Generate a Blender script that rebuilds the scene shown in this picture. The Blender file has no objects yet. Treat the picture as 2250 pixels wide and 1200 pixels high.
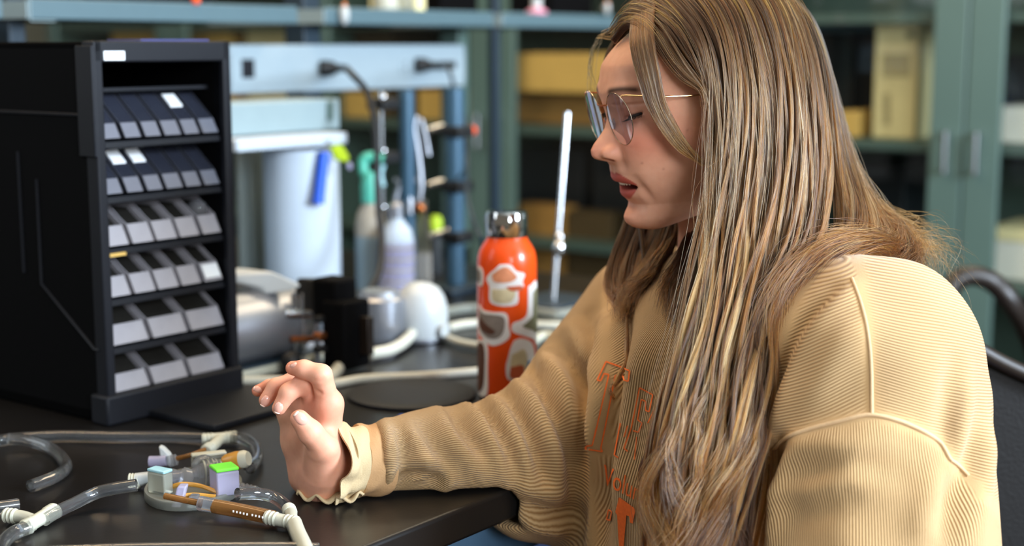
import bpy, bmesh, math, random
import numpy as np
from mathutils import Vector, Matrix, noise
from mathutils.bvhtree import BVHTree
random.seed(7); np.random.seed(7)
SC = bpy.context.scene; COL = SC.collection
PI = math.pi
# ------------------------------------------------------------------ camera
CZ = 1.17; PITCH = math.radians(8.88); FPX = 3200.0
cam = bpy.data.cameras.new('camera'); camo = bpy.data.objects.new('camera', cam); COL.objects.link(camo)
camo.location = (0, 0, CZ); camo.rotation_euler = (PI/2 - PITCH, 0, 0)
cam.sensor_width = 36; cam.lens = 36*FPX/2250; cam.clip_start = 0.05; cam.clip_end = 60
cam.dof.use_dof = True; cam.dof.focus_distance = 1.31; cam.dof.aperture_fstop = 3.0
SC.camera = camo
# ------------------------------------------------------------------ world, lights, exposure
w = bpy.data.worlds.new('world'); SC.world = w; w.use_nodes = True
w.node_tree.nodes['Background'].inputs[0].default_value = (0.88, 0.76, 0.60, 1)
w.node_tree.nodes['Background'].inputs[1].default_value = 0.20
def area(name, loc, target, sx, sy, power, color):
    l = bpy.data.lights.new(name, 'AREA'); l.shape = 'RECTANGLE'; l.size = sx; l.size_y = sy
    l.energy = power; l.color = color
    o = bpy.data.objects.new(name, l); COL.objects.link(o); o.location = loc
    o.rotation_euler = (Vector(target) - Vector(loc)).to_track_quat('-Z', 'Y').to_euler()
    return o
area('window_light', (2.55, 0.25, 1.85), (0.35, 1.5, 0.95), 1.0, 1.0, 250, (0.72, 0.85, 1.0))
area('window_light', (1.5, -1.7, 1.8), (0.2, 1.5, 0.95), 1.2, 1.0, 100, (0.88, 0.94, 1.0))
area('window_light', (-2.3, 1.3, 1.9), (-0.2, 2.5, 0.95), 1.2, 1.1, 16, (0.86, 0.94, 1.0))
area('ceiling_light_source', (-0.55, 3.35, 2.70), (-0.55, 3.5, 0), 1.2, 0.4, 26, (1.0, 0.82, 0.55))  # added warm lamp, no fixture known, brightens the left cabinet post and boxes
area('ceiling_light_source', (-0.75, 1.9, 2.70), (-0.75, 1.9, 0), 1.2, 0.5, 27, (1.0, 0.70, 0.40))
area('ceiling_light_source', (1.1, 2.9, 2.70), (1.3, 3.3, 0), 1.2, 0.5, 34, (1.0, 0.80, 0.55))  # added warm lamp, no fixture known, brightens the boxes behind the glass
SC.view_settings.view_transform = 'Standard'; SC.view_settings.look = 'None'
SC.view_settings.gamma = 1; SC.view_settings.use_curve_mapping = False
SC.view_settings.exposure = 0.0
SC.cycles.max_bounces = 10; SC.cycles.transparent_max_bounces = 16

# ------------------------------------------------------------------ geometry helpers
C0 = Vector((0, 0, CZ)); FW = Vector((0, math.cos(PITCH), -math.sin(PITCH)))
UP = Vector((0, math.sin(PITCH), math.cos(PITCH))); RT = Vector((1, 0, 0)); ZV = Vector((0, 0, 1))
TZ = 0.75
E = Vector((0.6, 0.8, 0)); G = Vector((-0.8, 0.6, 0))      # along the bench, across the bench (away from the sitter)
def ray(px, py): return FW + RT*((px-1125)/FPX) + UP*((600-py)/FPX)
def P(px, py, d): return C0 + ray(px, py)*d
def T(px, py, z=TZ):
    r = ray(px, py); return C0 + r*((z-CZ)/r.z)
def onpl(px, py, o, n):
    r = ray(px, py); return C0 + r*((o-C0).dot(n)/r.dot(n))
def s2l(c):
    return tuple((x/12.92 if x <= .04045 else ((x+.055)/1.055)**2.4) for x in c)
def hexc(h):
    h = h.lstrip('#'); return s2l(tuple(int(h[i:i+2], 16)/255 for i in (0, 2, 4)))

class MB:
    """collects shapes, links them as one mesh object"""
    def __init__(s): s.v = []; s.f = []; s.m = []; s.cm = 0
    def add(s, vs, fs):
        b = len(s.v); s.v += [tuple(v) for v in vs]; s.f += [tuple(i+b for i in f) for f in fs]; s.m += [s.cm]*len(fs); return s
    def box(s, o, sx, sy, sz, ax=RT, ay=Vector((0, 1, 0)), az=ZV):
        """corner o and extents along axes"""
        o = Vector(o); vs = [o + ax*(sx*i) + ay*(sy*j) + az*(sz*k) for k in (0, 1) for j in (0, 1) for i in (0, 1)]
        return s.add(vs, [(0, 2, 3, 1), (4, 5, 7, 6), (0, 1, 5, 4), (2, 6, 7, 3), (0, 4, 6, 2), (1, 3, 7, 5)])
    def cbox(s, c, sx, sy, sz, ax=RT, ay=Vector((0, 1, 0)), az=ZV):
        return s.box(Vector(c) - ax*sx/2 - ay*sy/2 - az*sz/2, sx, sy, sz, ax, ay, az)
    def prism(s, pts, ext):
        """polygon (list of 3d points) extruded by vector"""
        n = len(pts); vs = list(pts) + [Vector(p)+ext for p in pts]
        return s.add(vs, [tuple(range(n-1, -1, -1)), tuple(range(n, 2*n))] + [(i, (i+1) % n, n+(i+1) % n, n+i) for i in range(n)])
    def lathe(s, prof, o, ax=ZV, seg=24, cap=True):
        """prof = [(r, h)...] along axis"""
        ax = Vector(ax).normalized(); a = ax.orthogonal().normalized(); b = ax.cross(a); o = Vector(o); vs = []
        for r, h in prof:
            for k in range(seg):
                t = 2*PI*k/seg; vs.append(o + ax*h + (a*math.cos(t)+b*math.sin(t))*r)
        fs = []
        for i in range(len(prof)-1):
            for k in range(seg):
                k2 = (k+1) % seg; fs.append((i*seg+k, i*seg+k2, (i+1)*seg+k2, (i+1)*seg+k))
        if cap:
            fs.append(tuple(range(seg-1, -1, -1))); fs.append(tuple((len(prof)-1)*seg+k for k in range(seg)))
        return s.add(vs, fs)
    def cyl(s, p0, p1, r0, r1=None, seg=20):
        p0 = Vector(p0); p1 = Vector(p1); return s.lathe([(r0, 0), (r1 if r1 is not None else r0, (p1-p0).length)], p0, p1-p0, seg)
    def ring(s, p0, p1, ro, ri, seg=24):
        h = (Vector(p1)-Vector(p0)).length
        return s.lathe([(ri, 0), (ro, 0), (ro, h), (ri, h), (ri, 0)], p0, Vector(p1)-Vector(p0), seg, cap=False)
    def tube(s, pts, r, seg=10, sub=6, rf=None, cap=True):
        P_ = spline(pts, sub); n = len(P_); vs = []; N = None
        for i, p in enumerate(P_):
            t = (P_[min(i+1, n-1)] - P_[max(i-1, 0)]).normalized()
            if N is None: N = t.orthogonal().normalized()
            N = (N - t*N.dot(t)).normalized(); B = t.cross(N)
            rr = r if rf is None else r*rf(i/(n-1))
            for k in range(seg):
                a = 2*PI*k/seg; vs.append(p + (N*math.cos(a)+B*math.sin(a))*rr)
        fs = [(i*seg+k, i*seg+(k+1) % seg, (i+1)*seg+(k+1) % seg, (i+1)*seg+k) for i in range(n-1) for k in range(seg)]
        if cap: fs += [tuple(range(seg-1, -1, -1)), tuple((n-1)*seg+k for k in range(seg))]
        return s.add(vs, fs)
    def ell(s, c, rx, ry, rz, ax=RT, ay=Vector((0, 1, 0)), az=ZV, nu=20, nv=12):
        c = Vector(c); vs = [c+az*rz]; fs = []
        for j in range(1, nv):
            th = PI*j/nv
            for i in range(nu):
                ph = 2*PI*i/nu; vs.append(c + ax*(rx*math.sin(th)*math.cos(ph)) + ay*(ry*math.sin(th)*math.sin(ph)) + az*(rz*math.cos(th)))
        vs.append(c-az*rz)
        for i in range(nu): fs.append((0, 1+i, 1+(i+1) % nu))
        for j in range(nv-2):
            for i in range(nu): fs.append((1+j*nu+i, 1+(j+1)*nu+i, 1+(j+1)*nu+(i+1) % nu, 1+j*nu+(i+1) % nu))
        L = len(vs)-1
        for i in range(nu): fs.append((L, 1+(nv-2)*nu+(i+1) % nu, 1+(nv-2)*nu+i))
        return s.add(vs, fs)
    def build(s, name, mat, parent=None, smooth=True, bevel=0, bseg=2, sub=0, angle=40):
        me = bpy.data.meshes.new(name); me.from_pydata(s.v, [], s.f)
        for m in (mat if isinstance(mat, (list, tuple)) else [mat]): me.materials.append(m)
        if isinstance(mat, (list, tuple)): me.polygons.foreach_set('material_index', s.m)
        me.update()
        bm = bmesh.new(); bm.from_mesh(me); bmesh.ops.recalc_face_normals(bm, faces=bm.faces); bm.to_mesh(me); bm.free()
        if smooth: me.shade_smooth(); me.set_sharp_from_angle(angle=math.radians(angle))
        return link(name, me, parent, bevel, bseg, sub)
def link(name, me, parent=None, bevel=0, bseg=2, sub=0):
    o = bpy.data.objects.new(name, me); COL.objects.link(o)
    if bevel:
        b = o.modifiers.new('b', 'BEVEL'); b.width = bevel; b.segments = bseg; b.limit_method = 'ANGLE'; b.harden_normals = False
    if sub:
        b = o.modifiers.new('s', 'SUBSURF'); b.levels = sub; b.render_levels = sub
    if parent is not None: setpar(o, parent)
    return o
def wm(o):
    """world matrix without a depsgraph update"""
    return (wm(o.parent) @ o.matrix_parent_inverse @ o.matrix_basis) if o.parent else o.matrix_basis.copy()
def setpar(o, parent):
    o.parent = parent; o.matrix_parent_inverse = wm(parent).inverted()
def spline(pts, sub):
    pts = [Vector(p) for p in pts]
    if len(pts) < 3 or sub < 2: return pts
    out = []; n = len(pts)
    for i in range(n-1):
        p0 = pts[i-1] if i else pts[0]*2-pts[1]; p1 = pts[i]; p2 = pts[i+1]; p3 = pts[i+2] if i+2 < n else pts[-1]*2-pts[-2]
        for k in range(sub):
            t = k/sub; out.append(0.5*((2*p1)+(p2-p0)*t+(2*p0-5*p1+4*p2-p3)*t*t+(3*p1-p0-3*p2+p3)*t**3))
    return out+[pts[-1]]
def tag(o, label=None, cat=None, group=None, kind=None):
    if label: o['label'] = label
    if cat: o['category'] = cat
    if group: o['group'] = group
    if kind: o['kind'] = kind
    return o
def empty(name, loc, label, cat, group=None):
    o = bpy.data.objects.new(name, None); COL.objects.link(o); o.location = Vector(loc); o.empty_display_size = .02
    return tag(o, label, cat, group)

# ------------------------------------------------------------------ materials
def newmat(name):
    m = bpy.data.materials.new(name); m.use_nodes = True; nt = m.node_tree; return m, nt, nt.nodes['Principled BSDF']
def N(nt, t, **kw):
    n = nt.nodes.new(t)
    for k, v in kw.items():
        if k in n.inputs: n.inputs[k].default_value = v
        else: setattr(n, k, v)
    return n
def mat(name, col, rough=.5, metal=0, var=.12, scale=40, bump=0, bscale=200, trans=0, coat=0, alpha=1, ior=1.45, spec=.5, sss=0):
    m, nt, b = newmat(name); c = hexc(col) if isinstance(col, str) else col
    nz = N(nt, 'ShaderNodeTexNoise', Scale=scale, Detail=4.0); tc = N(nt, 'ShaderNodeTexCoord'); nt.links.new(tc.outputs['Object'], nz.inputs['Vector'])
    mx = N(nt, 'ShaderNodeMixRGB'); mx.inputs[1].default_value = tuple(x*(1-var) for x in c)+(1,); mx.inputs[2].default_value = tuple(min(1, x*(1+var)) for x in c)+(1,)
    nt.links.new(nz.outputs['Fac'], mx.inputs[0]); nt.links.new(mx.outputs[0], b.inputs['Base Color'])
    b.inputs['Roughness'].default_value = rough; b.inputs['Metallic'].default_value = metal; b.inputs['IOR'].default_value = ior
    b.inputs['Transmission Weight'].default_value = trans; b.inputs['Coat Weight'].default_value = coat; b.inputs['Alpha'].default_value = alpha
    b.inputs['Specular IOR Level'].default_value = spec
    if sss: b.inputs['Subsurface Weight'].default_value = sss; b.inputs['Subsurface Radius'].default_value = (.01, .004, .002); b.inputs['Subsurface Scale'].default_value = .6
    if bump:
        n2 = N(nt, 'ShaderNodeTexNoise', Scale=bscale, Detail=3.0); nt.links.new(tc.outputs['Object'], n2.inputs['Vector'])
        bp = N(nt, 'ShaderNodeBump', Strength=bump, Distance=.001); nt.links.new(n2.outputs['Fac'], bp.inputs['Height']); nt.links.new(bp.outputs[0], b.inputs['Normal'])
    return m
M = {}
M['black_plastic'] = mat('black_plastic', '#040405', .8, bump=.3, bscale=500, spec=.1)
M['charcoal_plastic'] = mat('charcoal_plastic', '#14161c', .55, bump=.2, bscale=400, spec=.3)
M['bin_grey'] = mat('bin_grey', '#9b99a0', .55)
M['bin_smoke'] = mat('bin_smoke', '#676a76', .5); M['bin_smoke_dark'] = mat('bin_smoke_dark', '#3a3d47', .4)  # bin grey of the two upper rows, their shade put into the colour
M['bin_dark'] = mat('bin_dark', '#15161c', .35)
M['lid_dark'] = mat('lid_dark', '#2a2d38', .2, coat=.3)
M['label_white'] = mat('label_white', '#eef2f8', .6)
M['blue_steel'] = mat('blue_steel', '#50676f', .45, metal=.0, var=.05)
M['dark_steel'] = mat('dark_steel', '#1e2d38', .5, var=.1)
M['green_paint'] = mat('green_paint', '#4b605a', .42, var=.06, scale=8)
M['green_paint_dark'] = mat('green_paint_dark', '#435850', .5, var=.06, scale=8)
M['raceway_white'] = mat('raceway_white', '#93a2aa', .4, var=.03)
M['white_plastic'] = mat('white_plastic', '#b6baba', .35, var=.03)
M['warm_white'] = mat('warm_white', '#b8b7a6', .4, var=.04)
M['pale_tube'] = mat('pale_tube', '#bdbcae', .35, var=.06)
M['paper'] = mat('paper', '#b4bfca', .8, var=.04, bump=.2)
M['pale_teal'] = mat('pale_teal', '#86979b', .4, var=.05)
M['steel'] = mat('steel', '#b8bcc0', .25, metal=1, var=.08)
M['chrome'] = mat('chrome', '#d8d8d8', .1, metal=1, var=.03)
M['grey_metal'] = mat('grey_metal', '#9a9da4', .38, metal=.75, var=.06)
M['rod_blue'] = mat('rod_blue', '#3d5a6e', .35, metal=.3, var=.08)
M['black_rubber'] = mat('black_rubber', '#0d0e10', .6)
M['orange_paint'] = mat('orange_paint', '#f2500a', .32, var=.04, coat=.35)
M['orange_cap'] = mat('orange_cap', '#e8531a', .4)
M['blue_plastic'] = mat('blue_plastic', '#1d55c8', .4)
M['lime'] = mat('lime', '#a9c520', .5)
M['lime_green'] = mat('lime_green', '#6fe03a', .45)
M['teal'] = mat('teal', '#4fae98', .45)
M['cardboard'] = mat('cardboard', '#a77c3e', .75, var=.15, scale=20)
M['yellow_box'] = mat('yellow_box', '#d6b060', .7, var=.12, scale=12)
M['cream_box'] = mat('cream_box', '#e6dba6', .75, var=.08, scale=15)
M['white_box'] = mat('white_box', '#dcdcd0', .7, var=.05)
M['dark_stuff'] = mat('dark_stuff', '#141a1e', .6, var=.3, scale=10)
M['brown_stuff'] = mat('brown_stuff', '#4d3d22', .7, var=.3, scale=10)
M['amber'] = mat('amber', '#c8913a', .3, trans=.15, var=.15)
M['dark_leather'] = mat('dark_leather', '#0b0909', .55, bump=.5, bscale=250, spec=.2)
M['wood_brown'] = mat('wood_brown', '#1d1510', .4, var=.2)
M['blue_frame'] = mat('blue_frame', '#4f6f8c', .45)
M['navy'] = mat('navy', '#16233f', .8)
M['denim'] = mat('denim', '#3b6aa0', .85, bump=.4, bscale=900)
M['gold'] = mat('gold', '#efc594', .22, metal=1, var=.05)
M['copper'] = mat('copper', '#c97a48', .3, metal=.9)
M['frosted'] = mat('frosted', '#d9dcd0', .3, trans=.8, var=.05, ior=1.3)
M['clear'] = mat('clear', '#e6eaea', .06, trans=.93, var=.03, ior=1.25)
M['clear_tint'] = mat('clear_tint', '#cfd2da', .12, trans=.85, var=.05, ior=1.3)
M['lilac'] = mat('lilac', '#cfcbe6', .3, trans=.6, var=.06, ior=1.3)
M['tan_tube'] = mat('tan_tube', '#9a6b3a', .15, trans=.55, var=.15, ior=1.3)
M['light_blue'] = mat('light_blue', '#a7d5e0', .4, trans=.2)
def glassmat(name, tint, rough=.02, alpha=.12, refl=.6):
    m, nt, b = newmat(name); nz = N(nt, 'ShaderNodeTexNoise', Scale=3.0); mx = N(nt, 'ShaderNodeMixShader')
    tr = N(nt, 'ShaderNodeBsdfTransparent'); gl = N(nt, 'ShaderNodeBsdfGlossy', Roughness=rough)
    tr.inputs[0].default_value = tuple(tint)+(1,); fr = N(nt, 'ShaderNodeLayerWeight', Blend=.12)
    ma = N(nt, 'ShaderNodeMath', operation='MULTIPLY_ADD'); ma.inputs[1].default_value = refl; ma.inputs[2].default_value = alpha
    nt.links.new(fr.outputs['Fresnel'], ma.inputs[0]); nt.links.new(ma.outputs[0], mx.inputs[0]); nt.links.new(tr.outputs[0], mx.inputs[1]); nt.links.new(gl.outputs[0], mx.inputs[2])
    nt.links.new(mx.outputs[0], nt.nodes['Material Output'].inputs['Surface']); return m
M['door_glass'] = glassmat('door_glass', (.93, .93, .91), .05, .02, .4)
M['lens_glass'] = glassmat('lens_glass', (.86, .81, .88), .02, .03, .4)
def benchmat():
    m, nt, b = newmat('black_benchtop'); tc = N(nt, 'ShaderNodeTexCoord'); n1 = N(nt, 'ShaderNodeTexNoise', Scale=6.0, Detail=6.0); n2 = N(nt, 'ShaderNodeTexNoise', Scale=220.0)
    for n in (n1, n2): nt.links.new(tc.outputs['Object'], n.inputs['Vector'])
    r = N(nt, 'ShaderNodeValToRGB'); r.color_ramp.elements[0].color = (.0045, .004, .004, 1); r.color_ramp.elements[1].color = (.010, .009, .0085, 1)
    nt.links.new(n1.outputs['Fac'], r.inputs[0]); nt.links.new(r.outputs[0], b.inputs['Base Color'])
    q = N(nt, 'ShaderNodeMapRange'); q.inputs['To Min'].default_value = .26; q.inputs['To Max'].default_value = .42; nt.links.new(n1.outputs['Fac'], q.inputs['Value']); nt.links.new(q.outputs[0], b.inputs['Roughness'])
    b.inputs['Specular IOR Level'].default_value = .32
    bp = N(nt, 'ShaderNodeBump', Strength=.12, Distance=.0006); nt.links.new(n2.outputs['Fac'], bp.inputs['Height']); nt.links.new(bp.outputs[0], b.inputs['Normal']); return m
M['bench'] = benchmat()
def tilemat(name, c1, c2, scale, rough):
    m, nt, b = newmat(name); tc = N(nt, 'ShaderNodeTexCoord'); n1 = N(nt, 'ShaderNodeTexNoise', Scale=scale, Detail=8.0); nt.links.new(tc.outputs['Object'], n1.inputs['Vector'])
    r = N(nt, 'ShaderNodeValToRGB'); r.color_ramp.elements[0].color = hexc(c1)+(1,); r.color_ramp.elements[1].color = hexc(c2)+(1,); r.color_ramp.elements[0].position = .35; r.color_ramp.elements[1].position = .65
    nt.links.new(n1.outputs['Fac'], r.inputs[0]); nt.links.new(r.outputs[0], b.inputs['Base Color']); b.inputs['Roughness'].default_value = rough; return m
M['floor'] = tilemat('floor_vinyl', '#4a4640', '#5c5850', 12, .5)
M['wall'] = tilemat('wall_paint', '#9a9a8c', '#a5a598', 3, .8)
M['ceiling'] = tilemat('ceiling_tile', '#c8c6bb', '#d6d4ca', 60, .9)
# ================================================================== THE ROOM
def EG(e, g, z): return E*e + G*g + ZV*z
def struct(name, mb, m, **k): return tag(mb.build(name, m, **k), kind='structure')
struct('floor', MB().box(EG(-3.2, -2.2, -.1), 7.4, 9.2, .1, E, G), M['floor'])
struct('ceiling', MB().box(EG(-3.2, -2.2, 2.75), 7.4, 9.2, .1, E, G), M['ceiling'])
struct('wall_far', MB().box(EG(3.82, -2.2, 0), .1, 9.2, 2.75, E, G), M['wall'])
struct('wall_left', MB().box(EG(-3.2, 6.9, 0), 7.1, .1, 2.75, E, G), M['wall'])
# ------------------------------------------------------------------ glazed cabinets along the far wall
CD = 3.30
def cabinet(gc, label):
    """two glazed doors meeting at gc, on plane e = CD"""
    HW = .685; z0, z1 = .08, 2.15
    root = empty('glazed_cabinet', EG(CD, gc, 0), label, 'cabinet', 'green glazed laboratory cabinets')
    b = MB(); b.box(EG(CD+.02, gc-HW, 0), .43, .018, z1, E, G); b.box(EG(CD+.02, gc+HW-.018, 0), .43, .018, z1, E, G)
    b.box(EG(CD+.44, gc-HW, 0), .012, 2*HW, z1, E, G); b.box(EG(CD+.02, gc-HW, z1-.02), .43, 2*HW, .02, E, G); b.box(EG(CD+.02, gc-HW, 0), .43, 2*HW, z0, E, G)
    b.build('cabinet_body', M['green_paint_dark'], root)
    for z in (.35, .625, .945, 1.245, 1.56, 1.86):
        s = MB(); s.box(EG(CD+.03, gc-HW+.02, z-.022), .40, 2*HW-.04, .022, E, G); s.build('shelf', M['green_paint'], root)
    for sgn in (-1, 1):
        g0 = gc + (0 if sgn > 0 else -HW); g1 = g0+HW; sw = .082; hs = .05
        a = g0 + (sw if sgn > 0 else hs); c = g1 - (hs if sgn > 0 else sw)
        d = MB(); d.box(EG(CD, g0+.002, z0), .02, a-g0-.002, z1-z0, E, G); d.box(EG(CD, c, z0), .02, g1-c-.002, z1-z0, E, G)
        d.box(EG(CD, a, z0), .02, c-a, .07, E, G); d.box(EG(CD, a, z1-.07), .02, c-a, .07, E, G)
        do = d.build('door', M['green_paint'], root, bevel=.003)
        MB().box(EG(CD+.008, a, z0+.07), .003, c-a, z1-z0-.14, E, G).build('pane', M['door_glass'], do)
        hg = gc + sgn*.036; h = MB()
        h.cyl(EG(CD-.022, hg, .88), EG(CD-.022, hg, .975), .006); h.cyl(EG(CD, hg, .885), EG(CD-.022, hg, .885), .005); h.cyl(EG(CD, hg, .97), EG(CD-.022, hg, .97), .005)
        h.build('handle', M['steel'], do)
    return root
cabinet(1.18, 'green glazed cabinet at the right with a tall cream box behind its glass')
cabinet(2.55, 'green glazed cabinet in the middle behind the orange bottle with yellow box inside')
cabinet(3.92, 'green glazed cabinet at the left above the black parts organiser')
cabinet(-.19, 'green glazed cabinet at the right edge of the picture')
# things on the cabinet shelves: (e, g range, z0, height, material, label, name, category, depth)
def shelfbox(px0, px1, py0, py1, e, m, label, name='storage_box', cat='box', dep=.22, group=None, lid=None, bev=.004, zb=None):
    a = onpl(px0, py1, E*e, E); b = onpl(px1, py0, E*e, E); ga, gb = a.dot(G), b.dot(G)
    z1 = b.z; z0 = max(z for z in (.08, .35, .625, .945, 1.245, 1.56) if z <= min(a.z, b.z)+.05)
    if zb is not None: z0 = zb
    g0, g1 = min(ga, gb), max(ga, gb)
    dep = min(dep, CD+.42-e)
    root = empty(name, EG(e, (g0+g1)/2, z0), label, cat, group); hh = z1-z0
    MB().box(EG(e, g0, z0+.001), dep, g1-g0, hh*.999, E, G).build('body', m, root, bevel=bev)
    if lid is not None:
        MB().box(EG(e-.004, g0-.004, z1-min(.03, hh*.25)), dep+.008, g1-g0+.008, min(.03, hh*.25)+.002, E, G).build('lid', lid, root, bevel=bev)
    return root
ci = CD+.10
tb = shelfbox(1915, 2022, 34, 302, ci, M['cream_box'], 'tall cream carton standing on the cabinet shelf right of the head', lid=M['cream_box'])
# faint print on the carton
def onface(px, py, e): return onpl(px, py, E*e, E)
def label_rect(px0, px1, py0, py1, e, m, name, parent, th=.0008):
    a = onface(px0, py1, e); b = onface(px1, py1, e); c = onface(px1, py0, e); d = onface(px0, py0, e)
    return MB().prism([a, b, c, d], E*(-th)).build(name, m, parent, smooth=False)
M['faded_print'] = mat('faded_print', '#b0a67c', .7, var=.25, scale=60); M['dark_print'] = mat('dark_print', '#6d6a4e', .7)
label_rect(1938, 2000, 118, 170, ci, M['faded_print'], 'printed_panel', tb); label_rect(1992, 2008, 70, 84, ci, M['dark_print'], 'printed_mark', tb); label_rect(1940, 1956, 205, 275, ci, M['faded_print'], 'printed_strip', tb)
shelfbox(2188, 2275, 236, 300, ci, M['white_box'], 'low white box on the shelf at the right edge, upper of two')
shelfbox(2172, 2290, 508, 600, ci, M['white_box'], 'white box on the lower shelf at the right edge above the chair', lid=M['cream_box'])
shelfbox(1838, 1888, 246, 302, ci, M['yellow_box'], 'small tan box beside the tall cream carton')
shelfbox(1135, 1350, 118, 202, ci-.04, M['yellow_box'], 'wide yellow carton in the cabinet left of the forehead', dep=.3, zb=onpl(1240, 205, E*(ci+.06), E).z+.004)
shelfbox(1120, 1330, 205, 270, ci+.06, M['cardboard'], 'brown cardboard box under the wide yellow carton')
shelfbox(1140, 1240, 455, 560, ci+.02, M['cardboard'], 'brown carton on the lower cabinet shelf behind the stand rod', dep=.07)
shelfbox(1246, 1345, 470, 560, ci+.02, M['brown_stuff'], 'dark brown carton on the lower shelf under the chin', dep=.07)
shelfbox(640, 812, 205, 260, ci, M['yellow_box'], 'pale yellow box in the cabinet below the power strip', dep=.045)
shelfbox(918, 978, 200, 262, ci, M['yellow_box'], 'small yellow box in the cabinet between the two stands')
shelfbox(245, 500, 68, 93, ci, M['yellow_box'], 'long orange-brown box above the parts organiser', dep=.3)
shelfbox(540, 634, 60, 96, ci, M['cream_box'], 'green-grey box in the left cabinet above the power strip')
shelfbox(720, 860, 60, 200, ci+.05, M['brown_stuff'], 'dark brown equipment box above the power strip')
shelfbox(1300, 1500, 300, 500, ci+.10, M['dark_stuff'], 'dark case in the cabinet in front of the face', dep=.25)
shelfbox(1130, 1280, 330, 440, ci+.12, M['dark_stuff'], 'dark case in the cabinet above the orange bottle', dep=.2)
shelfbox(1760, 1880, 70, 230, ci+.15, M['dark_stuff'], 'dark instrument case in the cabinet above the hair', dep=.2)
shelfbox(1880, 1990, 360, 590, ci+.15, M['dark_stuff'], 'dark instrument case on the lower right cabinet shelf', dep=.2)
shelfbox(2205, 2290, 120, 225, ci+.15, M['dark_stuff'], 'dark case standing above the low white box', dep=.1)
# ------------------------------------------------------------------ the bench
GB0 = 0.81
bench = empty('laboratory_bench', EG(.9, 1.8, 0), 'long black-topped laboratory bench with a blue-grey steel frame', 'bench')
MB().box(EG(-.6, GB0, TZ-.032), 2.8, 2.1, .032, E, G).build('benchtop', M['bench'], bench, bevel=.004)
b = MB(); b.box(EG(-.55, GB0+.05, TZ-.10), 2.7, .03, .066, E, G); b.box(EG(-.55, GB0+1.99, TZ-.10), 2.7, .03, .066, E, G); b.box(EG(2.12, GB0+.08, TZ-.10), .03, 1.9, .066, E, G)
b.build('apron', M['blue_frame'], bench, bevel=.003)
for e in (-.5, .95, 2.1):
    for g in (GB0+.06, GB0+1.94): MB().box(EG(e, g, 0), .05, .05, TZ-.033, E, G).build('leg', M['blue_frame'], bench, bevel=.004)
b = MB(); b.box(EG(-.45, GB0+.55, .02), 2.5, .02, TZ-.13, E, G); b.build('modesty_panel', M['navy'], bench)
# ------------------------------------------------------------------ reagent shelf over the bench
S0 = Vector((-.70, 2.1, 0)); SG = S0.dot(G)
def SP(px, py, dg=0): return onpl(px, py, G*(SG+dg), G)
def shelf_module(pxa, pxb, label):
    ea = SP(pxa, 50).dot(E); eb = SP(pxb, 50).dot(E); zb = 1.2072; th = .0295
    root = empty('reagent_shelf', EG((ea+eb)/2, SG+.15, zb), label, 'shelf', 'blue-grey steel shelf sections over the bench')
    MB().box(EG(ea, SG+.012, zb+.003), eb-ea, .30, .006, E, G).build('shelf_board', M['blue_steel'], root, bevel=.001)
    f = MB(); f.box(EG(ea, SG, zb), eb-ea, .008, th, E, G); f.box(EG(ea, SG+.306, zb), eb-ea, .008, th, E, G)
    f.build('front_lip', M['blue_steel'], root, bevel=.002)
    k = MB(); k.box(EG(ea-.003, SG+.002, zb+.001), .003, .30, th-.004, E, G); k.build('end_plate', M['pale_teal'], root)
    return root
shelf_module(-260, 8, 'blue-grey steel shelf section at the top left corner')
sh2 = shelf_module(66, 655, 'blue-grey steel shelf section above the parts organiser')
sh3 = shelf_module(716, 1086, 'blue-grey steel shelf section above the power strip')
sh4 = shelf_module(1106, 1352, 'blue-grey steel shelf section above the orange bottle')
def upright(pxa, pxb, label, dg=.05, dep=.05, m='dark_steel', z1=1.45):
    ea = SP(pxa, 80, dg).dot(E); eb = SP(pxb, 80, dg).dot(E)
    o = MB().box(EG(ea, SG+dg, TZ), eb-ea, dep, z1-TZ, E, G).build('shelf_upright', M[m], bevel=.003)
    return tag(o, label, 'post', 'steel posts carrying the shelf')
upright(668, 706, 'dark steel post between the two left shelf sections', .06)
upright(1008, 1030, 'pale green steel post beside the end of the power strip', .08, m='green_paint')
upright(1088, 1101, 'narrow dark steel post at the joint above the orange bottle', .02, .02, z1=1.45)
upright(20, 58, 'dark steel post at the top left corner', .06)
c_ = SP(66, 20, -.001); MB().box(EG(c_.dot(E), SG-.001, 1.2045), .0015, .002, .06, E, G).build('edge_trim', M['pale_teal'], sh2); MB().box(EG(c_.dot(E), SG-.001, 1.2045), .042, .002, .0015, E, G).build('edge_trim', M['pale_teal'], sh2)
# power strip
ra = SP(505, 150, .05); rb = SP(1022, 150, .05); ea, eb = ra.dot(E), rb.dot(E)
rw = empty('power_raceway', EG((ea+eb)/2, SG+.05, 1.09), 'long white metal power raceway fixed under the shelf with two plugs in it', 'power strip')
MB().box(EG(ea, SG+.05, 1.0885), eb-ea, .06, .083, E, G).build('housing', M['raceway_white'], rw, bevel=.003)
MB().box(EG(ea+.002, SG+.0485, 1.1015), eb-ea-.004, .003, .056, E, G).build('cover_plate', M['raceway_white'], rw, bevel=.001)
for px in (545, 720, 890, 985):
    c = SP(px, 150, .048); o = MB().cbox(Vector((c.x, c.y, 1.131)), .028, .003, .032, E, G).build('socket', M['raceway_white' if px != 545 else 'charcoal_plastic'], rw, bevel=.001)
    for dz in (-.006, .006):
        MB().cbox(Vector((c.x, c.y, 1.131+dz))-G*.0018, .002, .001, .007, E, G).build('socket_slot', M['black_rubber'], o)
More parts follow.
